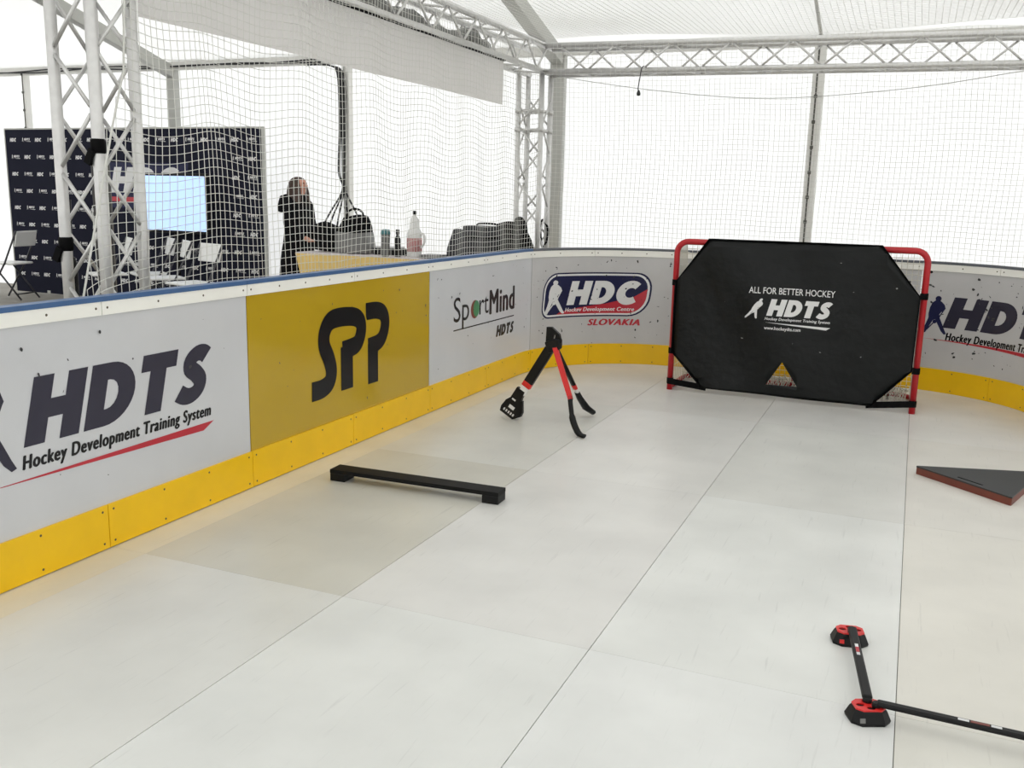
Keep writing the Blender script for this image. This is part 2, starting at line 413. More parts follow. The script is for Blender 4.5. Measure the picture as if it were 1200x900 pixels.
# frame of the marquee: posts, rafters, eave beam
k = 1
for X, wd, mm in ((-12.6, .06, M_alu_l), (-9.77, .15, M_alu_d), (-6.905, .10, M_alu_l), (-4.02, .18, M_alu_d), (-1.10, .12, M_alu_l), (1.78, .17, M_alu_d), (4.65, .13, M_alu_l)):
    t = MB(); t.box(X, WY - .06, EZ / 2 - .02, wd, .10, EZ, bev=.008)
    if wd > .14:
        d = Vector((0, RY - WY, RZ - EZ)); L_ = d.length; ang = math.atan2(d.z, d.y)
        mid = Vector((X, WY - .08, EZ - .10)) + d / 2
        t.box(mid.x, mid.y, mid.z, wd * .8, L_, .16, rot=Matrix.Rotation(ang, 3, 'X').to_3x3(), bev=.01)
    tag(t.build('trim_%d' % (k + 1), mm), kind='structure'); k += 1
    if wd < .14:   # lacing slot with toggles up the middle of the thinner posts
        t = MB(); t.box(X - .012, WY - .113, EZ / 2, .016, .008, EZ - .1)
        for q in range(12): t.box(X - .012, WY - .118, .3 + .26 * q, .035, .02, .035, bev=.006)
        tag(t.build('trim_%d' % (k + 1), M_slot), kind='structure'); k += 1
t = MB(); t.box((TX0 + TX1) / 2, WY - .07, EZ + .0, TX1 - TX0 - .1, .09, .15, bev=.01); tag(t.build('trim_%d' % (k + 1), M_alu_l), kind='structure'); k += 1
for X in (-1.10, -6.905):   # roof joints carried on up from the thinner posts
    t = MB(); d = Vector((0, RY - WY, RZ - EZ)); ang = math.atan2(d.z, d.y); mid = Vector((X, WY, EZ - .03)) + d / 2
    t.box(mid.x, mid.y, mid.z, .03, d.length, .03, rot=Matrix.Rotation(ang, 3, 'X')); tag(t.build('trim_%d' % (k + 1), M_alu_d), kind='structure'); k += 1

# ================================================================== RINK BOARDS
XL, HB, HK = -3.0903, 1.0826, .1977
CR, CY, CXL, CXR = 1.15, 7.47, -1.94, -.10
S1 = CY; S2 = S1 + CR * PI / 2; S3 = S2 + (CXR - CXL); S4 = S3 + CR * PI / 2
def path(s):
    if s <= S1: return Vector((XL, s, 0)), Vector((1, 0, 0))
    if s <= S2:
        a = (s - S1) / CR; n = Vector((math.cos(a), -math.sin(a), 0)); return Vector((CXL, CY, 0)) - n * CR, n
    if s <= S3: return Vector((CXL + s - S2, CY + CR, 0)), Vector((0, -1, 0))
    if s <= S4:
        a = (s - S3) / CR; n = Vector((-math.sin(a), -math.cos(a), 0)); return Vector((CXR, CY, 0)) - n * CR, n
    return Vector((CXR + CR, CY - (s - S4), 0)), Vector((-1, 0, 0))
def pt(s, z, off): p, n = path(s); q = p + n * off; return Vector((q.x, q.y, z))
def strip(mb, s0, s1, z0, z1, off, th):
    straight = s1 <= S1 or (s0 >= S2 and s1 <= S3)
    n = 1 if straight else max(2, int((s1 - s0) / .04))
    sec = []
    for i in range(n + 1):
        s = s0 + (s1 - s0) * i / n
        sec.append([mb.bm.verts.new(pt(s, z, o)) for o, z in ((off, z0), (off, z1), (off - th, z1), (off - th, z0))])
    for i in range(n):
        for j in range(4):
            f = mb.bm.faces.new((sec[i][j], sec[i + 1][j], sec[i + 1][(j + 1) % 4], sec[i][(j + 1) % 4]))
    mb.bm.faces.new(sec[0][::-1]); mb.bm.faces.new(sec[-1]); return mb
def decal(sh, name, mt, parent, lay=1, step=.04, mapper=None, cut=None):
    """lay flat lettering (s,z) onto the boards (or through mapper)"""
    bm = bmesh.new(); vs = [bm.verts.new((p[0], p[1], p[2] if len(p) > 2 else 0)) for p in sh[0]]
    for f in sh[1]:
        try: bm.faces.new([vs[i] for i in f])
        except ValueError: pass
    if cut:
        for ax, no in ((0, (1, 0, 0)), (1, (0, 1, 0))):
            lo_, hi_ = min(p[ax] for p in sh[0]), max(p[ax] for p in sh[0]); x = lo_ + cut
            while x < hi_:
                bmesh.ops.bisect_plane(bm, geom=bm.verts[:] + bm.edges[:] + bm.faces[:], plane_co=(x, x, 0), plane_no=no); x += cut
    if mapper is None:
        a = min(p[0] for p in sh[0]); b = max(p[0] for p in sh[0])
        if b > S1:
            x = a + step
            while x < b:
                bmesh.ops.bisect_plane(bm, geom=bm.verts[:] + bm.edges[:] + bm.faces[:], plane_co=(x, 0, 0), plane_no=(1, 0, 0)); x += step
        for v in bm.verts: v.co = pt(v.co.x, v.co.y, .0006 + .0006 * lay + v.co.z)
    else:
        for v in bm.verts: v.co = mapper(v.co.x, v.co.y, .0006 + .0006 * lay + v.co.z)
    bm.normal_update()
    me = bpy.data.meshes.new(name); bm.to_mesh(me); bm.free(); me.materials.append(mt)
    o = bpy.data.objects.new(name, me); COL.objects.link(o)
    if parent: o.parent = parent
    return o

sc_m = None
def screw(parent, s, z, off):
    global sc_m
    if sc_m is None:
        b = MB(); b.lathe([(.0055, 0), (.0055, .0015), (.003, .0028)], n=8); o = b.build('screw', M_screw); sc_m = o.data; bpy.data.objects.remove(o)
    o = bpy.data.objects.new('screw', sc_m); COL.objects.link(o); o.parent = parent
    p, n = path(s); o.location = pt(s, z, off - .0008)
    o.rotation_euler = n.to_track_quat('Z', 'Y').to_euler()

def board(s0, s1, mt, label, kicks, caps, rail=None):
    rail = rail or M_blue
    p, n = path((s0 + s1) / 2)
    root = empty('rink_board', (0, 0, 0), 0, label, 'rink board')
    gpp = .0035
    strip(MB(), s0 + gpp, s1 - gpp, HK - .01, 1.02, 0, .012).build('panel', mt, root)
    for a, b in zip(kicks, kicks[1:]):
        kp = strip(MB(), a + gpp * .6, b - gpp * .6, .005, HK, .010, .010).build('kick_plate', M_kick, root)
        m_ = max(3, round((b - a) / .25))
        for i in range(m_):
            for z in (.03, HK - .025): screw(kp, a + .03 + (b - a - .06) * i / (m_ - 1), z, .010)
    for a, b in zip(caps, caps[1:]):
        cp_ = strip(MB(), a + gpp * .6, b - gpp * .6, 1.013, 1.070, .008, .020).build('cap_plate', M_cap, root)
        m_ = max(3, round((b - a) / .22))
        for i in range(m_): screw(cp_, a + .03 + (b - a - .06) * i / (m_ - 1), 1.043, .008)
    strip(MB(), s0 + .001, s1 - .001, 1.070, HB + .008, .011, .062).build('top_rail', rail, root)
    fr = MB()
    strip(fr, s0 + .01, s1 - .01, .02, .07, -.012, .06); strip(fr, s0 + .01, s1 - .01, .97, 1.02, -.012, .055)
    n_ = 3
    for i in range(n_):
        q = s0 + .04 + (s1 - s0 - .08) * i / (n_ - 1); strip(fr, q - .02, q + .02, .07, .97, -.012, .055)
    fr.build('back_frame', M_frame, root)
    return root

b0 = board(1.88, 3.85, M_panel, 'white rink board nearest the camera with four big dark letters over a red stripe', [1.88, 2.88, 3.85], [1.88, 2.915, 3.85])
b1 = board(3.85, 5.825, M_gold, 'gold rink board with a big black three-letter monogram', [3.85, 4.82, 5.825], [3.85, 4.85, 5.825])
b2 = board(5.825, 7.69, M_panel, 'white rink board with small black lettering and a green ball emblem, beside the gold board', [5.825, 6.8, 7.69], [5.825, 6.75, 7.69])
b3 = board(7.69, 9.66, M_panel_w, 'scuffed curved white rink board with a rounded navy and red badge', [7.69, 8.407, 9.66], [7.69, 8.44, 9.66], M_greyrail)
b4 = board(9.66, 11.30, M_panel_w, 'scuffed white rink board directly behind the red goal', [9.66, 10.5, 11.30], [9.66, 10.5, 11.30], M_greyrail)
b5 = board(11.30, 13.25, M_panel_w, 'scuffed curved white rink board right of the goal with a dark skater and large letters', [11.30, 11.95, 13.25], [11.30, 11.93, 13.25], M_greyrail)

def scuffs(b, s0, s1, n, seed, zhi=.98, big=1.0):
    rnd = random.Random(seed); parts = []
    for i in range(n):
        cs, cz = rnd.uniform(s0 + .05, s1 - .05), rnd.uniform(.23, zhi) if i % 3 else rnd.uniform(.62, zhi)
        a = rnd.uniform(0, PI); L_ = rnd.choice((.005, .007, .009, .012, .016)) * big; wd = L_ * rnd.uniform(.3, .8)
        pts = []
        for k_ in range(7):
            t_ = 2 * PI * k_ / 7; q = rnd.uniform(.6, 1.2); x, y = L_ * q * math.cos(t_), wd * q * math.sin(t_)
            pts.append((cs + x * math.cos(a) - y * math.sin(a), cz + x * math.sin(a) + y * math.cos(a), .00004 * (i % 7)))
        parts.append((pts, [tuple(range(7))]))
    V, Fc = [], []
    for v, f in parts: k_ = len(V); V += v; Fc += [tuple(q + k_ for q in g_) for g_ in f]
    decal((V, Fc), 'puck_marks', M_scuff, b, 6)
M_scuff = mat('puck_mark_rubber', (62, 62, 64), .6, spec=.2)
scuffs(b0, 1.9, 3.85, 14, 1, big=.7); scuffs(b1, 3.86, 5.82, 22, 2, big=.6); scuffs(b2, 5.83, 7.69, 34, 3, big=.7); scuffs(b3, 7.69, 9.66, 90, 4, big=.95); scuffs(b4, 9.66, 11.3, 60, 5); scuffs(b5, 11.3, 13.25, 130, 6, big=1.0)
HDTS = [gH, gD, gT, gS]
def hdts(x0, x1, y0, y1): return fit2d(word([q() for q in HDTS], .085), x0, x1, y0, y1)
SUB = 'Hockey Development Training System'
# board 0: HDTS
decal(hdts(2.499, 3.575, .537, .812), 'lettering', M_navy, b0)
decal(fit2d(bold2d(SUB, .062, .2, 1.14), 2.486, 3.558, .435, .512), 'tagline', M_ink, b0)
decal(poly2d([[(2.30, .4125), (3.50, .388), (3.575, .424), (3.55, .424)]]), 'stripe', M_redp, b0)
decal(move2d(skater(), lambda x, y: (2.225 + x * .41, .46 + y * .41)), 'skater_emblem', M_navy, b0)
# board 1: SPP monogram
spp1 = spline([(4.400, .412), (4.50, .413), (4.575, .44), (4.600, .502), (4.575, .582), (4.53, .664), (4.535, .738), (4.585, .795), (4.673, .812), (4.825, .803), (4.905, .775), (4.930, .725), (4.91, .66), (4.86, .622), (4.72, .608)], 6)
spp2 = spline([(4.985, .815), (5.11, .812), (5.19, .785), (5.218, .722), (5.19, .645), (5.13, .605), (5.01, .592)], 6)
decal(merge2d([stroke2d(spp2, .108), stroke2d([(5.067, .61), (5.067, .352)], .122)]), 'monogram', M_ink, b1, 1)
decal(stroke2d(spp1[-32:], .138), 'monogram_outline', M_gold, b1, 2)
decal(merge2d([stroke2d(spp1, .114), stroke2d([(4.766, .630), (4.766, .366)], .130)]), 'monogram', M_ink, b1, 3)
# board 2: SportMind
decal(fit2d(text2d('Sp', 0, 0), 6.205, 6.47, .545, .79), 'lettering', M_ink, b2)
decal(fit2d(text2d('rt', 0, 0), 6.655, 6.83, .618, .755), 'lettering', M_ink, b2)
decal(fit2d(bold2d('Mind', .04, 0, 1.08), 6.845, 7.362, .60, .798), 'lettering', M_ink, b2)
decal(disc2d(6.575, .672, .075, .072), 'ball_emblem', M_maroon, b2)
decal(disc2d(6.598, .675, .055, .064), 'ball_emblem', M_green, b2, 2)
decal(poly2d([[(6.205, .541), (7.355, .537), (7.355, .546), (6.205, .550)]]), 'underline', M_ink, b2)
decal(hdts(6.985, 7.36, .400, .495), 'small_lettering', M_ink, b2)
# HDC badge
def rrect(x0, x1, y0, y1, rs, k=.0, n=7):
    """rs = radii of bl, br, tr, tl; sheared"""
    pts = []
    for (cx, cy_, a0), r in zip(((x0, y0, 180), (x1, y0, 270), (x1, y1, 0), (x0, y1, 90)), rs):
        ox = cx + r if cx == x0 else cx - r; oy = cy_ + r if cy_ == y0 else cy_ - r
        for i in range(n + 1):
            a = math.radians(a0 + 90 * i / n); pts.append((ox + r * math.cos(a), oy + r * math.sin(a)))
    return [(x + k * (y - y0), y) for x, y in pts]
def ring(outer, inner): n = len(outer); return outer + inner, [(i, (i + 1) % n, n + (i + 1) % n, n + i) for i in range(n)]
def hdc_badge(parent, mp, mapper=None):
    D = lambda sh, name, mt, lay: decal(move2d(sh, mp), name, mt, parent, lay, mapper=mapper)
    k = .10
    o = rrect(.0, 1.13, .0, .41, (.10, .19, .15, .17), k); i1 = rrect(.016, 1.114, .013, .397, (.09, .178, .14, .158), k)
    D(ring(o, i1), 'badge_outline', M_navy2, 1)
    i2 = rrect(.036, 1.094, .03, .38, (.075, .162, .125, .142), k)
    D((i1, [tuple(range(len(i1)))]), 'badge_border', M_whitep, 1)
    D((i2, [tuple(range(len(i2)))]), 'badge_field', M_navy2, 2)
    br = [p for p in i2 if p[0] > .75 and p[1] < .215]
    br.sort(key=lambda p: p[1] + (0 if p[0] > 1.0 else 0))
    red = [(.20, .030)] + [p for p in i2[8:16]] + [(1.11, .215), (1.12, .262), (.98, .178), (.72, .118), (.45, .086), (.24, .052)]
    D(poly2d([red]), 'badge_red_sweep', M_redp, 3)
    D(fit2d(word([gH(), gD(), gC()], .10), .315, 1.055, .108, .335), 'badge_lettering', M_whitep, 4)
    D(fit2d(bold2d('Hockey Development Centre', .035, .25, 1.08), .30, 1.0, .038, .088), 'badge_tagline', M_whitep, 4)
    D(move2d(skater(), lambda x, y: (.062 + x * .40, .036 + y * .31)), 'badge_skater', M_whitep, 4)
hdc_badge(b3, lambda x, y: (7.842 + x, .456 + y))
decal(fit2d(bold2d('SLOVAKIA', .06, .3, 1.12), 8.392, 8.902, .371, .432), 'lettering', M_redp, b3)
# right HDTS
decal(hdts(11.50, 12.66, .545, .812), 'lettering', M_navy, b5)
decal(fit2d(bold2d(SUB, .062, .2, 1.14), 11.533, 12.62, .425, .512), 'tagline', M_ink, b5)
decal(poly2d([[(11.33, .448), (12.56, .40), (12.62, .438)]]), 'stripe', M_redp, b5)
decal(move2d(skater(), lambda x, y: (11.352 + x * .32, .492 + y * .318)), 'skater_emblem', M_navy2, b5)

# ================================================================== GOAL
GY = 7.55; GX0, GX1, GZ = -1.755, .102, 1.215
goal = empty('hockey_goal', ((GX0 + GX1) / 2, GY, 0), 0, 'red steel hockey goal standing on the ice before the back boards', 'goal')
hw = (GX1 - GX0) / 2
arch = [(-hw, 0, 0), (-hw, 0, GZ - .09)] + [(-hw + .09 - .09 * math.cos(a), 0, GZ - .09 + .09 * math.sin(a)) for a in [PI / 2 * i / 6 for i in range(1, 7)]]
arch2 = [(-p[0], p[1], p[2]) for p in arch][::-1]
MB().tube(arch + arch2, .0235, 14).build('front_frame', M_red, goal)
DEP = .62
MB().tube([(-hw, .02, .022), (-hw, DEP - .1, .022), (-hw + .1, DEP, .022), (hw - .1, DEP, .022), (hw, DEP - .1, .022), (hw, .02, .022)], .02, 10).build('base_frame', M_red, goal)
MB().tube([(-.012, DEP, .02), (-.012, .30, GZ - .05), (-.012, .02, GZ - .01)], .017, 10).build('back_brace', M_red, goal)
TOPD = .30
def goal_net():
    b = MB(); r = .0028
    def P(u, v):     # u across, v from crossbar over the top and down the back
        if v < .25: q = v / .25; return (u * hw * .985, .01 + TOPD * q, GZ - .01 - .02 * math.sin(PI * q))
        q = (v - .25) / .75; sag = .04 * math.sin(PI * q)
        return (u * hw * .985, TOPD + (DEP - TOPD) * q - sag, GZ - .01 + (.02 - GZ + .01) * q)
    nu, nv = 44, 38
    for i in range(nu + 1): b.tube([P(-1 + 2 * i / nu, j / 20) for j in range(21)], r, 3, cap=False)
    for j in range(1, nv): b.tube([P(-1 + 2 * i / 8, j / nv) for i in range(9)], r, 3, cap=False)
    for sx in (-1, 1):   # side panels
        for i in range(1, 12):
            z = GZ * i / 12; yb = TOPD + (DEP - TOPD) * (1 - z / GZ)
            b.tube([(sx * hw * .985, .0, z), (sx * hw * .97, yb, z)], r, 3, cap=False)
        for i in range(0, 12):
            f = i / 12; b.tube([(sx * hw * .985, TOPD * f, GZ - .01), (sx * hw * .98, DEP * f, .02)], r, 3, cap=False)
    # slack net lying along the base
    rnd = random.Random(3)
    for i in range(260):
        x = -hw + 2 * hw * rnd.random(); b.tube([(x, .30 + .2 * rnd.random(), .006), (x + .05 * rnd.uniform(-1, 1), .5 + .1 * rnd.random(), .05 + .06 * rnd.random()), (x + .06 * rnd.uniform(-1, 1), .55, .03 + .05 * rnd.random())], r, 3, cap=False)
    return b.build('net', M_gnet, goal)
goal_net()
# shooter tarp: hung on the goal, lifts off it
cxg = (GX0 + GX1) / 2
def G(x, z): return (x - cxg, z)
tarp = empty('shooting_tarp', (cxg, GY - .034, 0), 0, 'black eight-sided shooting tarp strapped across the red goal, with a small triangular target hole', 'shooting target')
outl = [G(-1.49, 1.245), G(-.215, 1.245), G(.075, .883), G(.07, .327), G(-.193, .040), G(-1.485, .050), G(-1.745, .327), G(-1.742, .889)]
hole = [G(-.861, .318), G(-.735, .135), G(-.975, .128)]
def tarp_y(x, z):
    return -.018 * math.sin(x * 4.1 + .6 + z) * math.sin(z * 3.3 + .4) - .008 * math.sin(x * 9 + z * 5) - .024
b = MB()
bm = b.bm
tris = geometry.tessellate_polygon([[Vector((a, c, 0)) for a, c in outl], [Vector((a, c, 0)) for a, c in hole]])
vs = [bm.verts.new((a, 0, c)) for a, c in outl + hole]
for q in tris: bm.faces.new([vs[i] for i in q])
for x in [-.95 + .08 * i for i in range(25)]: bmesh.ops.bisect_plane(bm, geom=bm.verts[:] + bm.edges[:] + bm.faces[:], plane_co=(x, 0, 0), plane_no=(1, 0, 0))
for z in [.06 + .08 * i for i in range(15)]: bmesh.ops.bisect_plane(bm, geom=bm.verts[:] + bm.edges[:] + bm.faces[:], plane_co=(0, 0, z), plane_no=(0, 0, 1))
for v in bm.verts: v.co.y = tarp_y(v.co.x, v.co.z)
bmesh.ops.recalc_face_normals(bm, faces=bm.faces[:])
r_ = bmesh.ops.solidify(bm, geom=bm.faces[:], thickness=.003)
b.build('tarp_sheet', M_tarp, tarp, smooth=True)
hem = MB()
for lp in (outl,):
    n = len(lp)
    for i in range(n):
        a, c = lp[i], lp[(i + 1) % n]
        hem.tube([(a[0] + (c[0] - a[0]) * q / 8, tarp_y(a[0] + (c[0] - a[0]) * q / 8, a[1] + (c[1] - a[1]) * q / 8) - .004, a[1] + (c[1] - a[1]) * q / 8) for q in range(9)], .008, 6, flat=(1, .5))
hem.build('hem', M_strap, tarp)
for x in (-hw, hw):
    for z in (.885, .327, .075):
        b = MB(); b.lathe([(.026, z - .024), (.0275, z - .022), (.0275, z + .022), (.026, z + .024)], x, .034, 16); b.box(x * .985, .0, z, .035, .012, .042, bev=.003); b.build('strap', M_strap, tarp)
for xa, za, xb, zb in ((-hw - .01, .078, -.62, .05), (.60, .04, hw + .01, .082)):
    b = MB(); d = Vector((xb - xa, 0, zb - za))
    b.box((xa + xb) / 2, -.012, (za + zb) / 2, d.length, .006, .05, rot=Matrix.Rotation(-math.atan2(d.z, d.x), 3, 'Y'), bev=.002); b.build('strap', M_strap, tarp)
for x in (-.63, .58):
    b = MB(); b.tube([(x - .03, .034, GZ), (x + .03, .034, GZ)], .0315, 12); b.build('strap', M_strap, tarp)
tm = lambda x, z, l: Vector((x, tarp_y(x, z) - .0055 - l, z))
TD = lambda sh, name, mt, lay=1: decal(sh, name, mt, tarp, lay, mapper=tm, cut=.03)
def sub_cut(sh): return sh
ox = -cxg
TD(fit2d(text2d('ALL FOR BETTER HOCKEY', .006), -1.155 + ox, -.515 + ox, .842, .892), 'lettering', M_whitep)
TD(hdts(-1.01 + ox, -.525 + ox, .672, .806), 'lettering', M_whitep)
TD(fit2d(bold2d(SUB, .03, .2, 1.08), -1.02 + ox, -.535 + ox, .634, .662), 'tagline', M_whitep)
TD(poly2d([[(-1.02 + ox, .622), (-.56 + ox, .590), (-.53 + ox, .61)]]), 'stripe', M_whitep)
TD(fit2d(bold2d('www.hockeydts.com', .02), -1.02 + ox, -.745 + ox, .558, .592), 'web_address', M_whitep)
TD(move2d(skater(), lambda x, y: (-1.175 + ox + x * .16 + y * .075, .645 + y * .16)), 'skater_emblem', M_whitep)

# ================================================================== TRAINING AIDS ON THE ICE
# low black hurdle bar
hb = empty('hurdle_bar', (-2.31, 4.21, 0), math.radians(2.0), 'long low black hurdle bar on two blocks, lying on the ice before the gold board', 'hurdle bar')
MB().box(0, 0, .053, .985, .105, .022, bev=.002).build('bar', M_rubber, hb)
for x in (-.447, .447): MB().box(x, 0, .021, .09, .103, .042, bev=.003).build('block', M_black, hb)
g = MB()

# tripod of stick legs
at = empty('stick_tripod', (-2.20, 5.95, 0), 0, 'black and red three-legged stickhandling trainer standing on stick-blade feet beside the left boards', 'hockey trainer')
AP = Vector((.0, 0, .565))
def leg(foot, wide, thin, bands, shaft_mt, edge=False, blade=True):
    """shaft from apex to near the foot, colour bands, flat foot"""
    f = Vector(foot); d = (f - AP); L_ = d.length; t = d.normalized()
    s0 = AP + t * .05; s1 = AP + t * (L_ * .60)
    if edge: ref = Vector((-.35, .94, 0))
    else: ref = Vector((0.05, 1, 0))
    # local frame: t along, a = wide axis, c = thin axis (pointing at viewer side)
    c = (ref - t * ref.dot(t)).normalized(); a = t.cross(c).normalized()
    def slab(p0, p1, w0, w1, th, mt, name, parent=at, bev=.004):
        R = Matrix((a, c, t)).transposed(); L2 = (p1 - p0).length; mid = (p0 + p1) / 2
        b = MB(); b.box(0, 0, 0, w0, th, L2, bev=bev)
        for v in b.bm.verts:
            if v.co.z > 0 and w1 != w0: v.co.x *= w1 / w0
        bmesh.ops.transform(b.bm, matrix=Matrix.Translation(mid) @ R.to_4x4(), verts=b.bm.verts)
        return b.build(name, mt, parent)
    return s0, s1, f, t, a, c, slab, L_
# leg towards the left boards, with a wide notched blade foot
s0, s1, f, t, a, c, slab, L_ = leg((-.335, -.01, .0), .07, .04, True, M_black)
sh = slab(s0, AP + t * (L_ * .52), .068, .068, .034, M_black, 'shaft')
slab(AP + t * (L_ * .515), AP + t * (L_ * .575), .069, .069, .035, M_redpl, 'red_band', sh)
slab(AP + t * (L_ * .575), AP + t * (L_ * .67), .054, .054, .030, M_white, 'white_band', sh)
R = Matrix((a, t, c)).transposed().to_4x4()
ft = [(p_, q_ * .90) for p_, q_ in [(-.034, 0), (.034, 0), (.040, .055), (.046, .080), (.052, .070), (.060, .085), (.098, .150), (.102, .185), (.075, .225), (.060, .243), (-.052, .245), (-.062, .205), (-.055, .140), (-.036, .100)]]
sgn = 1 if a.x > 0 else -1
b = MB(); b.prism([(sgn * p[0], p[1]) for p in ft], .030, Matrix.Translation(AP + t * (L_ * .665) - c * .015) @ R)
zmin = min(v.co.z for v in b.bm.verts)
for v in b.bm.verts: v.co.z -= zmin
fo = b.build('blade_foot', M_black, at)
for (x0, x1, y0, y1) in ((-.012, .034, .135, .160), (-.02, .01, .085, .097)):
    b = MB(); b.prism([(sgn * x0, y0), (sgn * x1, y0), (sgn * x1, y1), (sgn * x0, y1)], .001, Matrix.Translation(AP + t * (L_ * .665) + (-c if c.y > 0 else c) * .0165) @ R)
    for v in b.bm.verts: v.co.z -= zmin
    b.build('foot_label', M_whitep, fo)
b = MB()
for i in range(5):
    x = -.035 + i * .02; b.prism([(sgn * x, .180), (sgn * (x + .011), .180), (sgn * (x + .011), .199), (sgn * x, .199)], .001, Matrix.Translation(AP + t * (L_ * .665) + (-c if c.y > 0 else c) * .0165) @ R)
for v in b.bm.verts: v.co.z -= zmin
b.build('foot_label', M_whitep, fo)
# leg towards the viewer: seen along its red edge, thin curved blade
f = Vector((.335, -.305, 0)); t = (f - AP).normalized()
p_mid = AP + (f - AP) * .60
b = MB(); b.tube([AP + (f - AP) * q for q in (.03, .1, .25, .45, .58)], [.021, .023, .023, .022, .020], 4); b.build('shaft', M_redpl, at)
b = MB(); b.tube([AP + (f - AP) * q for q in (.57, .60)], .0205, 4); b.build('red_band', M_red, at)
bl = [AP + (f - AP) * .585, AP + (f - AP) * .66 + Vector((-.012, 0, -.004)), AP + (f - AP) * .78 + Vector((-.02, 0, -.025)), AP + (f - AP) * .92 + Vector((-.015, .01, -.018)), Vector((.345, -.295, .016))]
b = MB(); b.tube(spline([tuple(q) for q in bl], 5), [.017] * 3 + [.016] * 6 + [.022] * 8 + [.018] * 4, 8, flat=(1, .62))
zm = min(v.co.z for v in b.bm.verts)
for v in b.bm.verts: v.co.z -= min(zm, 0) if v.co.z < .05 else 0
b.build('blade_foot', M_black, at)
# rear leg
f = Vector((.165, .325, 0))
b = MB(); b.tube([AP + (f - AP) * q for q in (.05, .3, .56)], .024, 6, flat=(1, .6)); sh = b.build('shaft', M_black, at)
b = MB(); b.tube([AP + (f - AP) * q for q in (.555, .61)], .0245, 6, flat=(1, .6)); b.build('red_band', M_redpl, sh)
b = MB(); b.tube([AP + (f - AP) * q for q in (.61, .665)], .02, 6, flat=(1, .6)); b.build('white_band', M_white, sh)
b = MB(); b.tube([AP + (f - AP) * .66, AP + (f - AP) * .74 + Vector((.0, 0, 0)), AP + (f - AP) * .88 + Vector((.012, 0, .004)), f + Vector((.03, .01, .030))], [.024, .03, .037, .03], 8, flat=(1, .62))
b.build('blade_foot', M_black, at)
# connector block with slotted handle plate
b = MB(); b.box(-.005, 0, .545, .085, .065, .085, rot=Matrix.Rotation(math.radians(-22), 3, 'Y'), bev=.012); b.box(.03, .0, .56, .05, .06, .07, bev=.01); b.build('connector', M_black, at)
hp = [(-.052, .565), (-.048, .672), (-.012, .674), (.045, .628), (.058, .57), (.04, .53), (-.03, .53)]
hs = [(-.004, .585), (.006, .625), (.016, .622), (.012, .582)]
b = MB(); b.prism(hp, .028, Matrix(((1, 0, 0, 0), (0, 0, -1, -.035 + .045), (0, 1, 0, 0), (0, 0, 0, 1))), holes=[hs]); b.build('handle_plate', M_black, at)

# passing triangle
tri = empty('passing_triangle', (.51, 5.73, 0), 0, 'dark triangular rebound board with red-brown wooden edges on the ice at the right', 'rebound board')
T3 = [(.131 - .51, 5.815 - 5.73), (.600 - .51, 5.390 - 5.73), (.797 - .51, 6.013 - 5.73)]
def rnd_tri(P, r=.02):
    out = []; n = len(P)
    for i in range(n):
        a, p, c = Vector(P[i - 1]), Vector(P[i]), Vector(P[(i + 1) % n])
        u = (a - p).normalized(); v = (c - p).normalized()
        for q in range(5):
            k_ = q / 4; out.append(tuple(p + u * r * (1 - k_) ** 2 + v * r * k_ ** 2))
    return out
def scl(P, k_):
    cx = sum(p[0] for p in P) / len(P); cy_ = sum(p[1] for p in P) / len(P); return [(cx + (p[0] - cx) * k_, cy_ + (p[1] - cy_) * k_) for p in P]
MB().prism(rnd_tri(T3, .015), .040).build('wooden_core', M_wood, tri)
o = MB().prism(rnd_tri(scl(T3, 1.004), .015), .008).build('top_sheet', M_topblk, tri); o.location.z = .040
A_, B_ = Vector(T3[0]), Vector(T3[1]); u = (B_ - A_).normalized(); nn = Vector((-u.y, u.x))
q0 = A_ + u * .26 + nn * .035; q1 = A_ + u * .42 + nn * .035
b = MB(); b.prism([tuple(q0), tuple(q1), tuple(q1 + nn * .012), tuple(q0 + nn * .012)], .0012); o = b.build('slot', M_strap, tri); o.location.z = .048

# stickhandling trainer: red-topped bases joined by flat rods
st = empty('stickhandling_trainer', (0, 2.85, 0), 0, 'stickhandling trainer of flat black rods joining red-topped bases, nearest the camera', 'hockey trainer')
def base(x, y, rot, mk):
    r = empty('base', (x, y, 0), rot, parent=st)
    def sec(z, wx, wy, ch): return [(-wx, -wy + ch), (-wx + ch * 1.2, -wy), (wx - ch * 1.2, -wy), (wx, -wy + ch), (wx, wy - ch), (wx - ch * 1.2, wy), (-wx + ch * 1.2, wy), (-wx, wy - ch)]
    b = MB(); rings = []
    for z, wx, wy, ch in ((0, .060, .048, .022), (.008, .0615, .0495, .022), (.036, .050, .039, .018), (.042, .0455, .034, .016)):
        rings.append([b.bm.verts.new((p[0], p[1], z)) for p in sec(z, wx, wy, ch)])
    for i in range(3):
        for j in range(8): b.bm.faces.new((rings[i][j], rings[i][(j + 1) % 8], rings[i + 1][(j + 1) % 8], rings[i + 1][j]))
    b.bm.faces.new(rings[0][::-1]); b.bm.faces.new(rings[-1])
    body = b.build('base_body', M_black, r)
    holes = [[(cx + .013 * math.cos(-2 * PI * i / 14), cy_ + .0095 * math.sin(-2 * PI * i / 14)) for i in range(14)] for cx, cy_ in ((-.026, 0), (.026, 0), (0, -.02), (0, .02))]
    o = MB().prism(sec(0, .046, .0345, .016), .006, holes=holes).build('red_top', M_redpl, r); o.location.z = .0405
    o2 = MB().prism([(-.008, 0), (.008, 0), (.008, .014), (-.008, .014)], .002, Matrix.Translation((-.034, -.0475, .012)) @ Matrix.Rotation(math.radians(75), 4, 'X')).build('side_mark', mk, r)
    return r
base(-.078, .515, math.radians(14), M_redpl); base(.008, -.005, math.radians(25), M_grey); base(.60, -.02, math.radians(-40), M_grey)
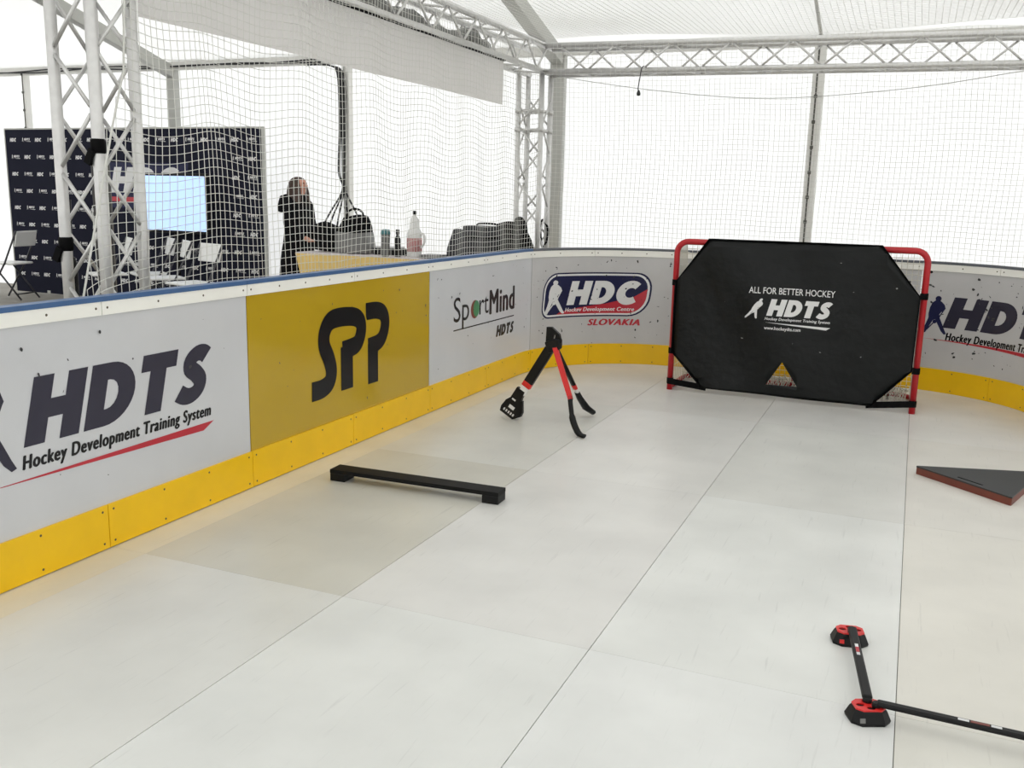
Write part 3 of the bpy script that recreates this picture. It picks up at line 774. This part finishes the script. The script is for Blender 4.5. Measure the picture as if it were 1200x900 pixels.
def rod(p0, p1, mk):
    p0, p1 = Vector(p0), Vector(p1); d = p1 - p0; L_ = d.length; ang = math.atan2(d.y, d.x)
    r = Matrix.Rotation(ang, 3, 'Z'); mid = (p0 + p1) / 2
    b = MB(); b.box(mid.x, mid.y, .058, L_, .031, .016, rot=r, bev=.0065); ro = b.build('rod', M_black, st)
    for q in (p0, p1): 
        b = MB(); b.lathe([(.014, .036), (.014, .056), (.011, .060)], q.x, q.y, 14); b.build('rod_pin', M_black, ro)
    for off, ln, mt in mk:
        c = p0 + d.normalized() * off; b = MB(); b.box(c.x, c.y, .0665, ln, .011, .0012, rot=r); b.build('rod_print', mt, ro)
    return ro
rod((-.072, .505, 0), (.003, .012, 0), [(.155, .022, M_whitep), (.186, .036, M_redp), (.216, .018, M_whitep)])
rod((.030, -.006, 0), (.60, -.022, 0), [(.238, .03, M_whitep), (.282, .05, M_maroon), (.325, .028, M_whitep)])

# ================================================================== TRUSSES
def brace_pts(pa, pb, axis, z0, z1, ph, pitch=.49, h=.245):
    pass
def truss(name, label, corner, axis, length, side=.24, phase=0.0, r=.0265, rb=.0095, group=None, cross=()):
    """four chords from `corner` along axis ('Z','X','Y') with zig-zag lacing on the four faces"""
    root = empty(name, corner, 0, label, 'truss', group)
    if axis == 'Z': E = (Vector((1, 0, 0)), Vector((0, 1, 0)), Vector((0, 0, 1)))
    elif axis == 'Y': E = (Vector((1, 0, 0)), Vector((0, 0, 1)), Vector((0, 1, 0)))
    else: E = (Vector((0, 1, 0)), Vector((0, 0, 1)), Vector((1, 0, 0)))
    cs = [Vector((0, 0, 0)), E[0] * side, E[0] * side + E[1] * side, E[1] * side]
    for q in cs: MB().tube([q, q + E[2] * length], r, 14).build('chord', M_alu, root)
    pit = .53; h = pit / 2
    for i in range(4):
        a, b_ = cs[i], cs[(i + 1) % 4]; off = phase
        nrm = ((a + b_) / 2 - (cs[0] + cs[2]) / 2).normalized() * .010
        k_ = -2
        while True:
            z0 = off + k_ * h - pit; z1 = z0 + h; k_ += 1
            if z0 > length: break
            if z0 < 0.02 or z1 > length - .02: continue
            p, q = (a, b_) if (k_ % 2) else (b_, a)
            d = (q - p).normalized() * .022
            MB().tube([p + d + nrm + E[2] * (z0 + .018), q - d + nrm + E[2] * (z1 - .018)], rb, 8).build('brace', M_alu, root)
    for z in cross:
        for i in range(4):
            a, b_ = cs[i], cs[(i + 1) % 4]; MB().tube([a + E[2] * z, b_ + E[2] * z], .011, 8).build('cross_rung', M_alu, root)
        for q in cs: MB().tube([q + E[2] * (z - .02), q + E[2] * (z + .02)], r * 1.25, 12).build('coupler', M_alu, root)
    return root
near = truss('truss_tower', 'tall aluminium truss tower behind the near left boards with folded black stands beside it', (-3.70, 3.31, 0), 'Z', 2.70, phase=.02)
rear = truss('truss_tower', 'far aluminium truss tower behind the rounded corner of the rink', (-3.70, 8.80, 0), 'Z', 2.70, phase=.10, cross=(2.18, 2.36))
beamL = truss('truss_beam', 'aluminium truss beam running overhead along the left boards, carrying the grey banner', (-3.70, 3.28, 2.725), 'Y', 5.79, side=.24, phase=.05)
beamB = truss('truss_beam', 'aluminium truss beam crossing overhead above the red goal', (-3.43, 8.80, 2.715), 'X', 6.2, side=.24, phase=.15)
beamB.rotation_euler.z = math.radians(4.6)
# straps on the near tower
for (x, y, z, nm) in ((-3.70, 3.31, 1.27, 'low'), (-3.46, 3.31, 1.72, 'high')):
    b = MB(); b.lathe([(.029, z - .035), (.034, z - .03), (.034, z + .02), (.030, z + .03)], x, y, 12)
    b.box(x - .02, y - .03, z - .05, .035, .02, .07, rot=Matrix.Rotation(.5, 3, 'Y'))
    o = b.build('tie_strap', M_strap)
    tag(o, 'black strap tied round the left upright of the near truss tower' if nm == 'low' else 'black strap tied round the middle upright of the near truss tower, above the folded stands', 'strap')

# grey banner under the left beam
bn = empty('hanging_banner', (-3.455, 0, 0), 0, 'long plain grey banner hanging from the overhead beam on the left', 'banner')
b = MB()
N_ = 40
for i in range(N_):
    y0 = 3.60 + (7.86 - 3.60) * i / N_; y1 = 3.60 + (7.86 - 3.60) * (i + 1) / N_
    f = lambda y: .008 * math.sin(y * 3.1)
    b.quad((f(y0), y0, 2.325), (f(y1), y1, 2.325), (f(y1) * .3, y1, 2.70), (f(y0) * .3, y0, 2.70))
bmesh.ops.remove_doubles(b.bm, verts=b.bm.verts, dist=1e-5)
b.build('banner_cloth', M_banner, bn)
MB().tube([(0, 3.58, 2.70), (0, 7.88, 2.70)], .011, 8).build('hanging_rod', M_strap, bn)

# dark netting gathered on the left beam
b = MB(); rnd = random.Random(5)
pts = []; rs = []
for i in range(60):
    y = 4.6 + 3.2 * i / 59; pts.append((-3.58 + .03 * math.sin(y * 7), y, 2.80 + .03 * math.sin(y * 4.3 + 1))); rs.append(.042 + .018 * math.sin(y * 13) + .012 * rnd.random())
b.tube(pts, rs, 10)
tag(b.build('gathered_sheet', mat('grey_gathered_sheet', (150, 150, 147), .9, noise=.4, nscale=14, bump=.6)), 'grey sheet gathered into a roll along the overhead beam on the left', 'sheet')

# ================================================================== PROTECTIVE NETS
def net_lines(us, vs, P, step_u, step_v, r=.0017, keep=None):
    b = MB()
    def run(fixed, rng, swap, r):
        seg = []
        for q in rng:
            u, v = (fixed, q) if swap else (q, fixed)
            if keep is None or keep(u, v): seg.append(P(u, v))
            else:
                if len(seg) > 1: b.tube(seg, r, 3, cap=False, ph=PI if swap else 0.0)
                seg = []
        if len(seg) > 1: b.tube(seg, r, 3, cap=False, ph=PI if swap else 0.0)
    def fr(a, c, st): n = max(1, round((c - a) / st)); return [a + (c - a) * i / n for i in range(n + 1)]
    U = fr(*us, step_u); V = fr(*vs, step_v)
    rv = r; r = rv * 1.1
    for u in U: run(u, V, True, r)
    r = rv
    for v in V: run(v, U, False, r)
    return b
ns = empty('safety_net', (0, 0, 0), 0, 'white square-mesh safety net hanging along the left boards', 'net')
CELL = .044
def Pl(u, v):     # u along Y, v height
    x = -3.40 + .016 * math.sin(u * 6.5 + v * 1.2) * (1 - .4 * v / 2.7) + .01 * math.sin(u * 15)
    z = v + .022 * math.sin(u * 8.2) * (1.1 - abs(v - 1.9))
    y = u + .02 * math.sin(v * 3 + u * 4)
    q = max(0.0, 1 - (u - 3.05) / .9)          # drawn towards the tower
    z -= .25 * q * q * max(0, (2.2 - v)) * .6
    if u < 3.9 and v < 2.05:
        pass
    return Vector((x, y, z))
def keepL(u, v):
    edge = 3.10 + (3.40 - 3.10) * min(1, max(0, (v - 1.06) / (2.06 - 1.06)))
    return u >= edge
net_lines((3.06, 8.62), (.80, 2.95), Pl, CELL, CELL, .0019, keepL).build('net_mesh', M_net, ns, fix=False)
MB().tube([Pl(3.40, 2.95) + Vector((.01, 0, 0)), Pl(3.42, 2.40) + Vector((.01, 0, 0)), Pl(3.40, 2.06) + Vector((.01, 0, 0)), (-3.39, 3.33, 1.80), (-3.385, 3.21, 1.42), (-3.38, 3.10, 1.06), (-3.38, 3.06, .85)], .005, 8).build('edge_rope', M_net, ns)
nb = empty('safety_net', (0, 0, 0), 0, 'white square-mesh safety net hanging behind the goal across the back boards', 'net')
def Pb(u, v):
    y = 8.72 + .016 * math.sin(u * 5.5 + v) + .008 * math.sin(u * 14)
    return Vector((u + .01 * math.sin(v * 4), y, v + .006 * math.sin(u * 7)))
net_lines((-3.40, 2.2), (.80, 2.95), Pb, CELL, CELL, .0015).build('net_mesh', M_net, nb, fix=False)
no = empty('safety_net', (0, 0, 0), 0, 'white safety net stretched overhead like a roof above the rink', 'net')
def Po(u, v): return Vector((u, v, 2.975 - .03 * math.sin(u * 1.7) * math.sin(v * 2)))
net_lines((-3.40, 2.0), (5.2, 8.66), Po, CELL * 1.1, CELL * 1.1, .0015).build('net_mesh', M_net, no, fix=False)

# sagging cord and dangling plug on the back beam
rp = MB(); rp.tube(spline([(-3.42, 8.66, 2.70), (-3.171, 8.66, 2.64), (-2.219, 8.66, 2.497), (-1.268, 8.66, 2.422), (-.204, 8.66, 2.479), (.66, 8.66, 2.598), (1.4, 8.66, 2.72)], 8), .0035, 6)
tag(rp.build('sagging_cord', M_rope), 'thin grey cord sagging across the back net below the overhead beam', 'cord')
hc = empty('hanging_cable', (-2.45, 8.66, 0), 0, 'short black cable with a plug dangling from the beam above the goal', 'cable')
MB().tube(spline([(.01, .07, 2.73), (.012, .0, 2.70), (.006, -.02, 2.62), (-.006, -.02, 2.53), (-.002, -.02, 2.505)], 5), .005, 8).build('cord', M_cable, hc)
MB().lathe([(.009, 2.462), (.018, 2.468), (.018, 2.485), (.010, 2.505), (.006, 2.512)], 0, -.02, 12).build('plug', M_cable, hc)

# ================================================================== BEHIND THE LEFT BOARDS
# folded stands beside the tower
sd = empty('folded_stand', (-4.00, 3.56, 0), 0, 'black folded tripod stand leaning beside the near truss tower', 'stand')
MB().tube([(0, 0, .03), (.03, .02, 1.47)], .016, 10).build('centre_pole', M_black, sd)
for dx, dy in ((-.035, 0), (.03, -.03), (.03, .03)):
    MB().tube([(dx * 1.6, dy * 1.6, 0.0), (dx + .01, dy, .6), (dx * .7 + .02, dy * .7 + .01, 1.12)], .011, 8).build('leg', M_black, sd)
MB().lathe([(.028, 1.08), (.030, 1.10), (.030, 1.16), (.024, 1.18)], .025, .015, 12).build('collar', M_black, sd)
cs_ = empty('column_case', (-3.86, 3.70, 0), math.radians(40), 'tall narrow dark grey case standing upright behind the near truss tower', 'case')
M_case = mat('dark_grey_case', (70, 68, 66), .55, noise=.1)
MB().box(0, 0, .845, .085, .07, 1.66, bev=.008).build('case_body', M_case, cs_)
MB().box(0, 0, .008, .10, .085, .016, bev=.003).build('foot_cap', M_black, cs_)
MB().box(0, 0, 1.675, .09, .075, .016, bev=.003).build('top_cap', M_black, cs_)

# backdrop wall with printed logos
BY = 9.9
bd = empty('backdrop_wall', (-9.87, BY, 0), 0, 'dark navy backdrop wall with rows of small white logos behind the lit screen', 'backdrop')
MB().box(0, .03, 1.15, 4.48, .05, 2.30, bev=.006).build('cloth', M_dark, bd)
fr_ = MB(); fr_.box(0, .03, 2.306, 4.50, .06, .02); fr_.box(-2.245, .03, 1.15, .02, .06, 2.3); fr_.box(2.245, .03, 1.15, .02, .06, 2.3); fr_.build('edge_frame', M_alu_d, bd)
for sx in (-1.6, 1.6): MB().box(sx, .25, .02, .06, .5, .04, bev=.005).build('foot', M_alu_d, bd)
bmap = lambda x, z, l: Vector((x, .0045 - l, z))
w1 = fit2d(word([gH(), gD(), gC()], .1), 0, .125, 0, .052); w2 = fit2d(word([q() for q in HDTS], .08), .035, .15, .018, .05); s2 = move2d(skater(), lambda x, y: (x * .04, y * .06))
l2 = poly2d([[(.035, .006), (.16, .0), (.16, .008)]])
logos = []
for j in range(10):
    for i in range(18):
        x = -2.15 + .2445 * i + (.018 if j % 2 else 0); z = 2.13 - .236 * j
        if z < .05: continue
        if -.56 < x < 1.62 and .9 < z < 1.9: continue
        lg = [w1] if (i + j) % 2 == 0 else [w2, s2, l2]
        logos.append(merge2d([move2d(q, lambda a, c: (x + a, z + c)) for q in lg]))
decal(merge2d(logos), 'small_logos', M_whitep, bd, 1, mapper=bmap)
bl = poly2d([[(-.40, 1.26), (.98, 1.26), (1.06, 1.86), (-.34, 1.86)]])
decal(bl, 'badge_field', M_navy2, bd, 1, mapper=bmap)
decal(fit2d(word([gH(), gD(), gC()], .10), -.31, .90, 1.455, 1.805), 'badge_lettering', M_whitep, bd, 2, mapper=bmap)
decal(poly2d([[(-.35, 1.345), (.86, 1.325), (.88, 1.40), (-.33, 1.405)]]), 'badge_stripe', M_redp, bd, 2, mapper=bmap)
tv = empty('television', (-8.85, 9.62, 0), 0, 'flat screen glowing pale blue before the navy backdrop', 'screen')
MB().box(0, .03, 1.345, 1.14, .05, .76, bev=.01).build('bezel', M_black, tv)
MB().box(0, .0035, 1.345, 1.07, .006, .69).build('screen_panel', M_screen, tv)
MB().tube([(0, .06, .04), (0, .06, 1.3)], .03, 10).build('stand_pole', M_black, tv)
MB().box(0, .06, .02, .7, .42, .04, bev=.01).build('stand_base', M_black, tv)

# white folding chairs
def make_chair():
    r = empty('folding_chair', (0, 0, 0), 0, None, 'chair', 'white folding chairs before the backdrop')
    b = MB(); b.box(0, .0, .49, .40, .40, .028, bev=.012); b.build('seat', M_white, r)
    b = MB(); b.box(0, 0, 0, .40, .022, .21, bev=.010)
    for v in b.bm.verts: v.co.y += -.035 * (1 - (v.co.x / .2) ** 2) * 0 + .02 * (1 - (v.co.x / .2) ** 2)
    bmesh.ops.transform(b.bm, matrix=Matrix.Translation((0, .262, .825)) @ Matrix.Rotation(math.radians(-12), 4, 'X'), verts=b.bm.verts); b.build('backrest', M_white, r)
    for s in (-1, 1):
        MB().tube([(s * .205, -.235, .012), (s * .205, .08, .50), (s * .205, .285, .93)], .012, 8).build('leg', M_grey_d, r)
        MB().tube([(s * .18, .27, .012), (s * .18, -.12, .472), (s * .18, -.17, .472)], .012, 8).build('leg', M_grey_d, r)
    b = MB(); b.tube([(-.18, .21, .085), (.18, .21, .085)], .009, 8); b.build('stretcher', M_grey_d, r)
    return r
M_grey_d = mat('dark_grey_tube', (66, 66, 70), .4, metal=.5)
ch = make_chair(); ch.location = (-11.28, 9.15, 0); ch.rotation_euler.z = math.radians(-78); ch['label'] = 'white folding chair seen side-on left of the near truss tower'
for x, y, rz, lb in ((-7.457, 8.35, -14, 'white folding chair with the widest visible back, below the right end of the lit screen'),
                     (-8.155, 8.685, -34, 'white folding chair below the middle of the lit screen, just left of the widest-backed one'),
                     (-8.67, 8.985, -34, 'white folding chair half hidden below the left part of the lit screen'),
                     (-9.05, 8.685, -34, 'white folding chair seen through the near truss tower, below the big badge')):
    c = copy_tree(ch); c.location = (x, y, 0); c.rotation_euler.z = math.radians(rz); c['label'] = lb

# table
TZ, TYF = .87, 8.78
tb = empty('trestle_table', (-5.08, TYF + .29, 0), 0, 'long table with a pale top and yellow front cloth behind the left boards', 'table')
MB().box(0, 0, TZ - .018, 2.56, .56, .036, bev=.006).build('table_top', M_tabtop, tb)
b = MB()
N_ = 60
for i in range(N_):
    x0 = -1.275 + 2.55 * i / N_; x1 = -1.275 + 2.55 * (i + 1) / N_
    f = lambda x: -.284 - .006 * (1 + math.sin(x * 17))
    b.quad((x0 + .22 * (1 - i / N_), f(x0), .05), (x1 + .22 * (1 - (i + 1) / N_), f(x1), .05), (x1, -.284, TZ - .012), (x0, -.284, TZ - .012))
b.build('front_cloth', M_yellow, tb)
for sx in (-1.18, 1.18):
    for sy_ in (-.22, .22): MB().tube([(sx, sy_, 0), (sx, sy_, TZ - .036)], .018, 8).build('leg', M_grey_d, tb)

# things on the table
def obj_loc(o, x, y, z=TZ, rz=0): o.location = (x, y, z); o.rotation_euler.z = rz; return o
bp = empty('backpack', (-5.735, 9.05, TZ), .1, 'black backpack with a grey lower half on the table beside the tall woman', 'bag')
def blob(w_, d_, h_, seed, e=.03, round_=.35, taper=.75, sub=3):
    b = MB(); bm = b.bm; bmesh.ops.create_cube(bm, size=1.0); bmesh.ops.subdivide_edges(bm, edges=bm.edges[:], cuts=5, use_grid_fill=True)
    rnd = random.Random(seed)
    ph = [rnd.uniform(0, 6) for _ in range(6)]
    for v in bm.verts:
        p = v.co * 2; l = p.length; mx_ = max(abs(p.x), abs(p.y), abs(p.z)); q = p * ((1 - round_) + round_ * mx_ / l * 1.0)
        tz = (q.z + 1) / 2; k_ = 1 + (taper - 1) * tz
        v.co = Vector((q.x * w_ / 2 * k_, q.y * d_ / 2 * k_, tz * h_))
        v.co.x += e * math.sin(v.co.z * 14 + ph[0] + v.co.y * 9); v.co.y += e * math.sin(v.co.x * 13 + ph[1] + v.co.z * 11); v.co.z += (e * math.sin(v.co.x * 15 + ph[2])) * tz
    zm = min(v.co.z for v in bm.verts)
    for v in bm.verts: v.co.z -= zm
    return b
blob(.40, .26, .24, 1, .008, .2, .95).build('lower_body', M_grey, bp, smooth=True)
o = blob(.37, .22, .22, 2, .012, .35, .75).build('upper_body', M_coat, bp, smooth=True); o.location.z = .20
MB().tube(spline([(-.10, 0, .40), (-.08, 0, .46), (0, 0, .49), (.08, 0, .46), (.10, 0, .40)], 5), .012, 8).build('handle', M_strap, bp)
bg_ = blob(.34, .22, .32, 4, .02, .35, .8).build('handbag', M_coat, None, smooth=True); obj_loc(bg_, -6.14, 9.12); tag(bg_, 'soft black bag on the table between the woman and the backpack', 'bag')
lb_ = MB().box(0, 0, .035, .42, .20, .07, bev=.008).build('flat_box', M_black); obj_loc(lb_, -5.30, 9.14, TZ, .0); tag(lb_, 'low black box lying on the table right of the backpack', 'box')
tr = MB().box(0, 0, .012, .28, .16, .024, bev=.006).build('tray', M_whitep); obj_loc(tr, -5.34, 9.14, TZ + .0705, .0); tag(tr, 'thin white tray lying on the low black box', 'tray')
cupo = empty('tumbler', (-5.215, 8.82, TZ), 0, 'pale tumbler with a teal lid standing on the table', 'cup')
MB().lathe([(.036, 0), (.044, .02), (.050, .235), (.049, .24)], n=18).build('cup_body', M_grey, cupo); MB().lathe([(.052, .235), (.053, .25), (.046, .285), (.02, .29)], n=18).build('lid', M_teal, cupo)
db = empty('small_bottle', (-5.10, 8.88, TZ), 0, 'small black bottle between the teal-lidded tumbler and the white jug', 'bottle')
MB().lathe([(.030, 0), (.032, .01), (.032, .19), (.016, .225), (.015, .24)], n=16).build('bottle_body', M_black, db); MB().lathe([(.02, .24), (.02, .285), (.017, .29)], n=14).build('cap', M_black, db)
wj = empty('white_jug', (-4.95, 8.98, TZ), 0, 'white plastic jug with a pink label and small dark cap on the table', 'bottle')
MB().lathe([(.075, 0), (.080, .015), (.080, .25), (.075, .27), (.050, .31), (.047, .40), (.018, .435), (.016, .455)], n=22).build('jug_body', M_white, wj)
MB().lathe([(.0815, .06), (.0815, .20), (.0812, .202)], n=22).build('label', M_pink, wj)
MB().lathe([(.021, .452), (.022, .482), (.017, .49)], n=14).build('cap', M_black, wj)
MB().tube(spline([(.078, 0, .25), (.115, 0, .24), (.12, 0, .16), (.08, 0, .10)], 5), .012, 8).build('handle', M_white, wj)
pad = MB().box(0, 0, .02, .22, .22, .04, bev=.006).build('folder', M_grey); obj_loc(pad, -4.695, 8.93, TZ); tag(pad, 'flat grey folder on the table between the white jug and the dark case', 'folder')
cs2 = empty('carry_case', (-4.20, 9.08, TZ), 0, 'boxy dark grey carry case at the right end of the table', 'case')
MB().box(.06, 0, .18, .46, .26, .35, bev=.018).build('case_body', M_dgrey, cs2); MB().box(.06, -.132, .24, .40, .008, .02, bev=.002).build('zip', M_strap, cs2)
o = blob(.20, .22, .31, 6, .015, .3, .75).build('side_pouch', M_dgrey, cs2, smooth=True); o.location = (-.27, .02, 0)
MB().tube(spline([(-.06, 0, .355), (-.04, 0, .375), (.06, 0, .38), (.16, 0, .375), (.18, 0, .355)], 4), .010, 8).build('handle', M_strap, cs2)

# jackets hung on the far tower
jk = empty('jackets', (-3.66, 8.66, 0), 0, 'bundle of black jackets hung on the far truss tower', 'clothing')
b = blob(.30, .13, .60, 11, .03, .45, .8); o = b.build('jacket', M_coat, jk, smooth=True); o.location = (-.03, -.06, .72)
b = blob(.22, .13, .66, 12, .028, .45, .6); o = b.build('jacket', M_coat, jk, smooth=True); o.location = (.12, -.04, .70)
b = MB(); b.tube(spline([(p_[0] - .14, p_[1] + .41, p_[2] + .01) for p_ in [(.30, -.04, 1.30), (.36, -.05, 1.22), (.355, -.05, 1.10), (.31, -.04, 1.02), (.28, -.03, 1.12), (.27, -.02, 1.26), (.30, -.04, 1.30)]], 4), .012, 8); b.build('sleeve_loop', M_strap, jk)

# cables down the tent post and bundled at the bottom
pc = empty('cable_bundle', (-6.905, 10.66, 0), 0, 'black cables running down the tent post and fanning out behind the backpack', 'cable')
for i, (dx, ex) in enumerate(((-.07, -.22), (-.05, -.10), (-.03, .10), (-.09, -.32), (.0, .30))):
    b = MB(); b.tube(spline([(-.55 + .05 * i, 0, 3.14), (-.20, -.01, 3.12), (dx, -.01, 3.0), (dx + .02, -.01, 2.4), (dx + .03 * math.sin(i), -.02, 1.8), (dx * .6 + .02, -.02, 1.55), (ex, -.06, 1.05), (ex * 1.3, -.1, .3), (ex * 1.4, -.12, .02)], 6), .011, 6); b.build('cable', M_cable, pc)
ec = MB()
for ph in (0, 2.1): ec.tube([(x, WY - .145 + .008 * math.sin(x * 3 + ph), EZ - .03 + .025 * math.sin(x * 1.9 + ph) * math.sin(x * .7)) for x in [-14 + .15 * i for i in range(46)]], .010, 6)
tag(ec.build('eave_cable', M_cable), 'black cables strung along the tent eave at the far left', 'cable')

# the woman behind the table: faces right, towards the things on the table
wo = empty('person', (-6.93, 9.66, 0), 0, 'person with long brown hair in a dark hooded coat standing behind the table, facing right', 'person')
V = [(0, 0, .95), (0, 0, 1.12), (.0, 0, 1.28), (.01, 0, 1.40), (.025, 0, 1.475), (.045, 0, 1.545),   # 0 pelvis .. 5 head base
     (.052, 0, 1.62), (.045, 0, 1.685),
     (.0, .15, 1.37), (.03, .19, 1.14), (.20, .15, 1.00), (.27, .12, .98),      # 8-11 far arm
     (.0, -.15, 1.37), (.03, -.20, 1.13), (.20, -.17, .985), (.27, -.15, .965),  # 12-15 near arm
     (.0, .09, .90), (.02, .10, .50), (.0, .10, .09), (.12, .11, .04),
     (.0, -.09, .90), (-.02, -.10, .50), (-.04, -.10, .09), (.08, -.11, .04)]
Ed = [(0, 1), (1, 2), (2, 3), (3, 4), (4, 5), (5, 6), (6, 7), (3, 8), (8, 9), (9, 10), (10, 11), (3, 12), (12, 13), (13, 14), (14, 15), (0, 16), (16, 17), (17, 18), (18, 19), (0, 20), (20, 21), (21, 22), (22, 23)]
Ra = [(.12, .15), (.10, .125), (.105, .145), (.07, .09), .045, .062, .078, .06, .05, .042, .034, .026, .05, .042, .034, .026, .08, .055, .04, .035, .08, .055, .04, .035]
body = skin('body', V, Ed, Ra, M_skin, wo, 2, 0)
# face details
fc = MB()
fc.lathe([(.004, -.02), (.013, -.008), (.010, .012), (.003, .024)], n=10); o = fc.build('nose', M_skin, wo, smooth=True); o.location = (.128, 0, 1.605); o.rotation_euler = (0, math.radians(-20), 0)
for s in (-1, 1):
    b = MB(); b.lathe([(.002, -.009), (.008, -.005), (.010, 0), (.008, .005), (.002, .009)], n=10); o = b.build('eye', M_ink, wo, smooth=True); o.location = (.106, s * .03, 1.632); o.scale = (.8, .8, .8)
b = MB(); b.box(.122, 0, 1.568, .012, .042, .010, bev=.004); b.build('mouth', M_maroon, wo)
# hands: palm, four unequal bent fingers and a thumb, resting towards the table
for s, P in ((-1, Vector(V[15])), (1, Vector(V[11]))):
    hv = [tuple(P + Vector((-.02, 0, 0))), tuple(P + Vector((.035, 0, -.006)))]; he = [(0, 1)]; hr = [.022, (.026, .014)]
    for i, (dy, ln) in enumerate(((-.028, .062), (-.010, .072), (.010, .068), (.027, .052))):
        k_ = len(hv); b0_ = P + Vector((.05, dy * .8, -.006)); hv += [tuple(b0_), tuple(b0_ + Vector((ln * .5, dy * .2, -.006))), tuple(b0_ + Vector((ln * .9, dy * .3, -.028)))]
        he += [(1, k_), (k_, k_ + 1), (k_ + 1, k_ + 2)]; hr += [.010, .009, .0075]
    k_ = len(hv); hv += [tuple(P + Vector((.02, -s * -.03, -.008))), tuple(P + Vector((.05, s * .046, -.016)))]; he += [(0, k_), (k_, k_ + 1)]; hr += [.011, .009]
    skin('hand', hv, he, hr, M_skin, wo, 1, 0)
# clothing
b = MB(); rings = []
for z, rx, ry, cx in ((.42, .20, .27, -.03), (.60, .195, .255, -.02), (.80, .18, .235, -.01), (.95, .165, .215, 0), (1.10, .15, .20, 0), (1.25, .155, .215, .0), (1.36, .14, .205, .0), (1.43, .10, .14, .005), (1.475, .072, .08, .015), (1.50, .06, .062, .02)):
    rings.append([b.bm.verts.new((cx + rx * math.cos(2 * PI * q / 24), ry * math.sin(2 * PI * q / 24) * (1 + .03 * math.sin(q * 3 + z * 9)), z)) for q in range(24)])
for r0, r1 in zip(rings, rings[1:]):
    for q in range(24): b.bm.faces.new((r0[q], r0[(q + 1) % 24], r1[(q + 1) % 24], r1[q]))
b.bm.faces.new(rings[0][::-1]); b.bm.faces.new(rings[-1])
b.build('coat', M_coat, wo, smooth=True)
for sg, A1, A2 in ((1, (.03, .20, 1.14), (.205, .152, 1.0)), (-1, (.03, -.21, 1.13), (.205, -.172, .985))):
    b = MB(); b.tube(spline([(.0, sg * .13, 1.39), (.01, sg * .175, 1.32), A1, ((A1[0] + A2[0]) / 2, A2[1] * 1.08, 1.04), A2], 5), [.07, .078, .082, .084, .084, .082, .08, .078, .076, .075, .074, .072, .07, .068, .066, .064, .062, .06, .058, .056, .054], 14)
    b.build('sleeve', M_coat, wo, smooth=True)
o = blob(.24, .34, .24, 31, .006, .6, .8).build('hood', M_coat, wo, smooth=True); o.location = (-.12, 0, 1.26)
for s in (-1, 1):
    skin('trouser_leg', [(0, s * .09, .86), (s * .02 * 0 + .0, s * .10, .50), (-.01, s * .10, .10), (-.01, s * .10, .04)], [(0, 1), (1, 2), (2, 3)], [.10, .075, .068, .068], M_trous, wo, 2, 0)
    b = blob(.26, .10, .10, 20, .002, .35, .8); o = b.build('shoe', M_black, wo, smooth=True); o.location = (.05, s * .105, 0)
HV = [(.03, 0, 1.70), (-.03, 0, 1.65), (-.045, 0, 1.55), (-.04, 0, 1.42), (-.03, 0, 1.30), (.03, -.070, 1.63), (.045, -.085, 1.50), (.05, -.10, 1.36), (.055, -.10, 1.27), (.03, .070, 1.63), (.045, .085, 1.50), (.05, .10, 1.36), (.055, .10, 1.27)]
HE = [(0, 1), (1, 2), (2, 3), (3, 4), (1, 5), (5, 6), (6, 7), (7, 8), (1, 9), (9, 10), (10, 11), (11, 12)]
skin('hair', HV, HE, [.072, .095, .105, .11, .07, .05, .056, .058, .03, .05, .056, .058, .03], M_hair, wo, 2, 1)
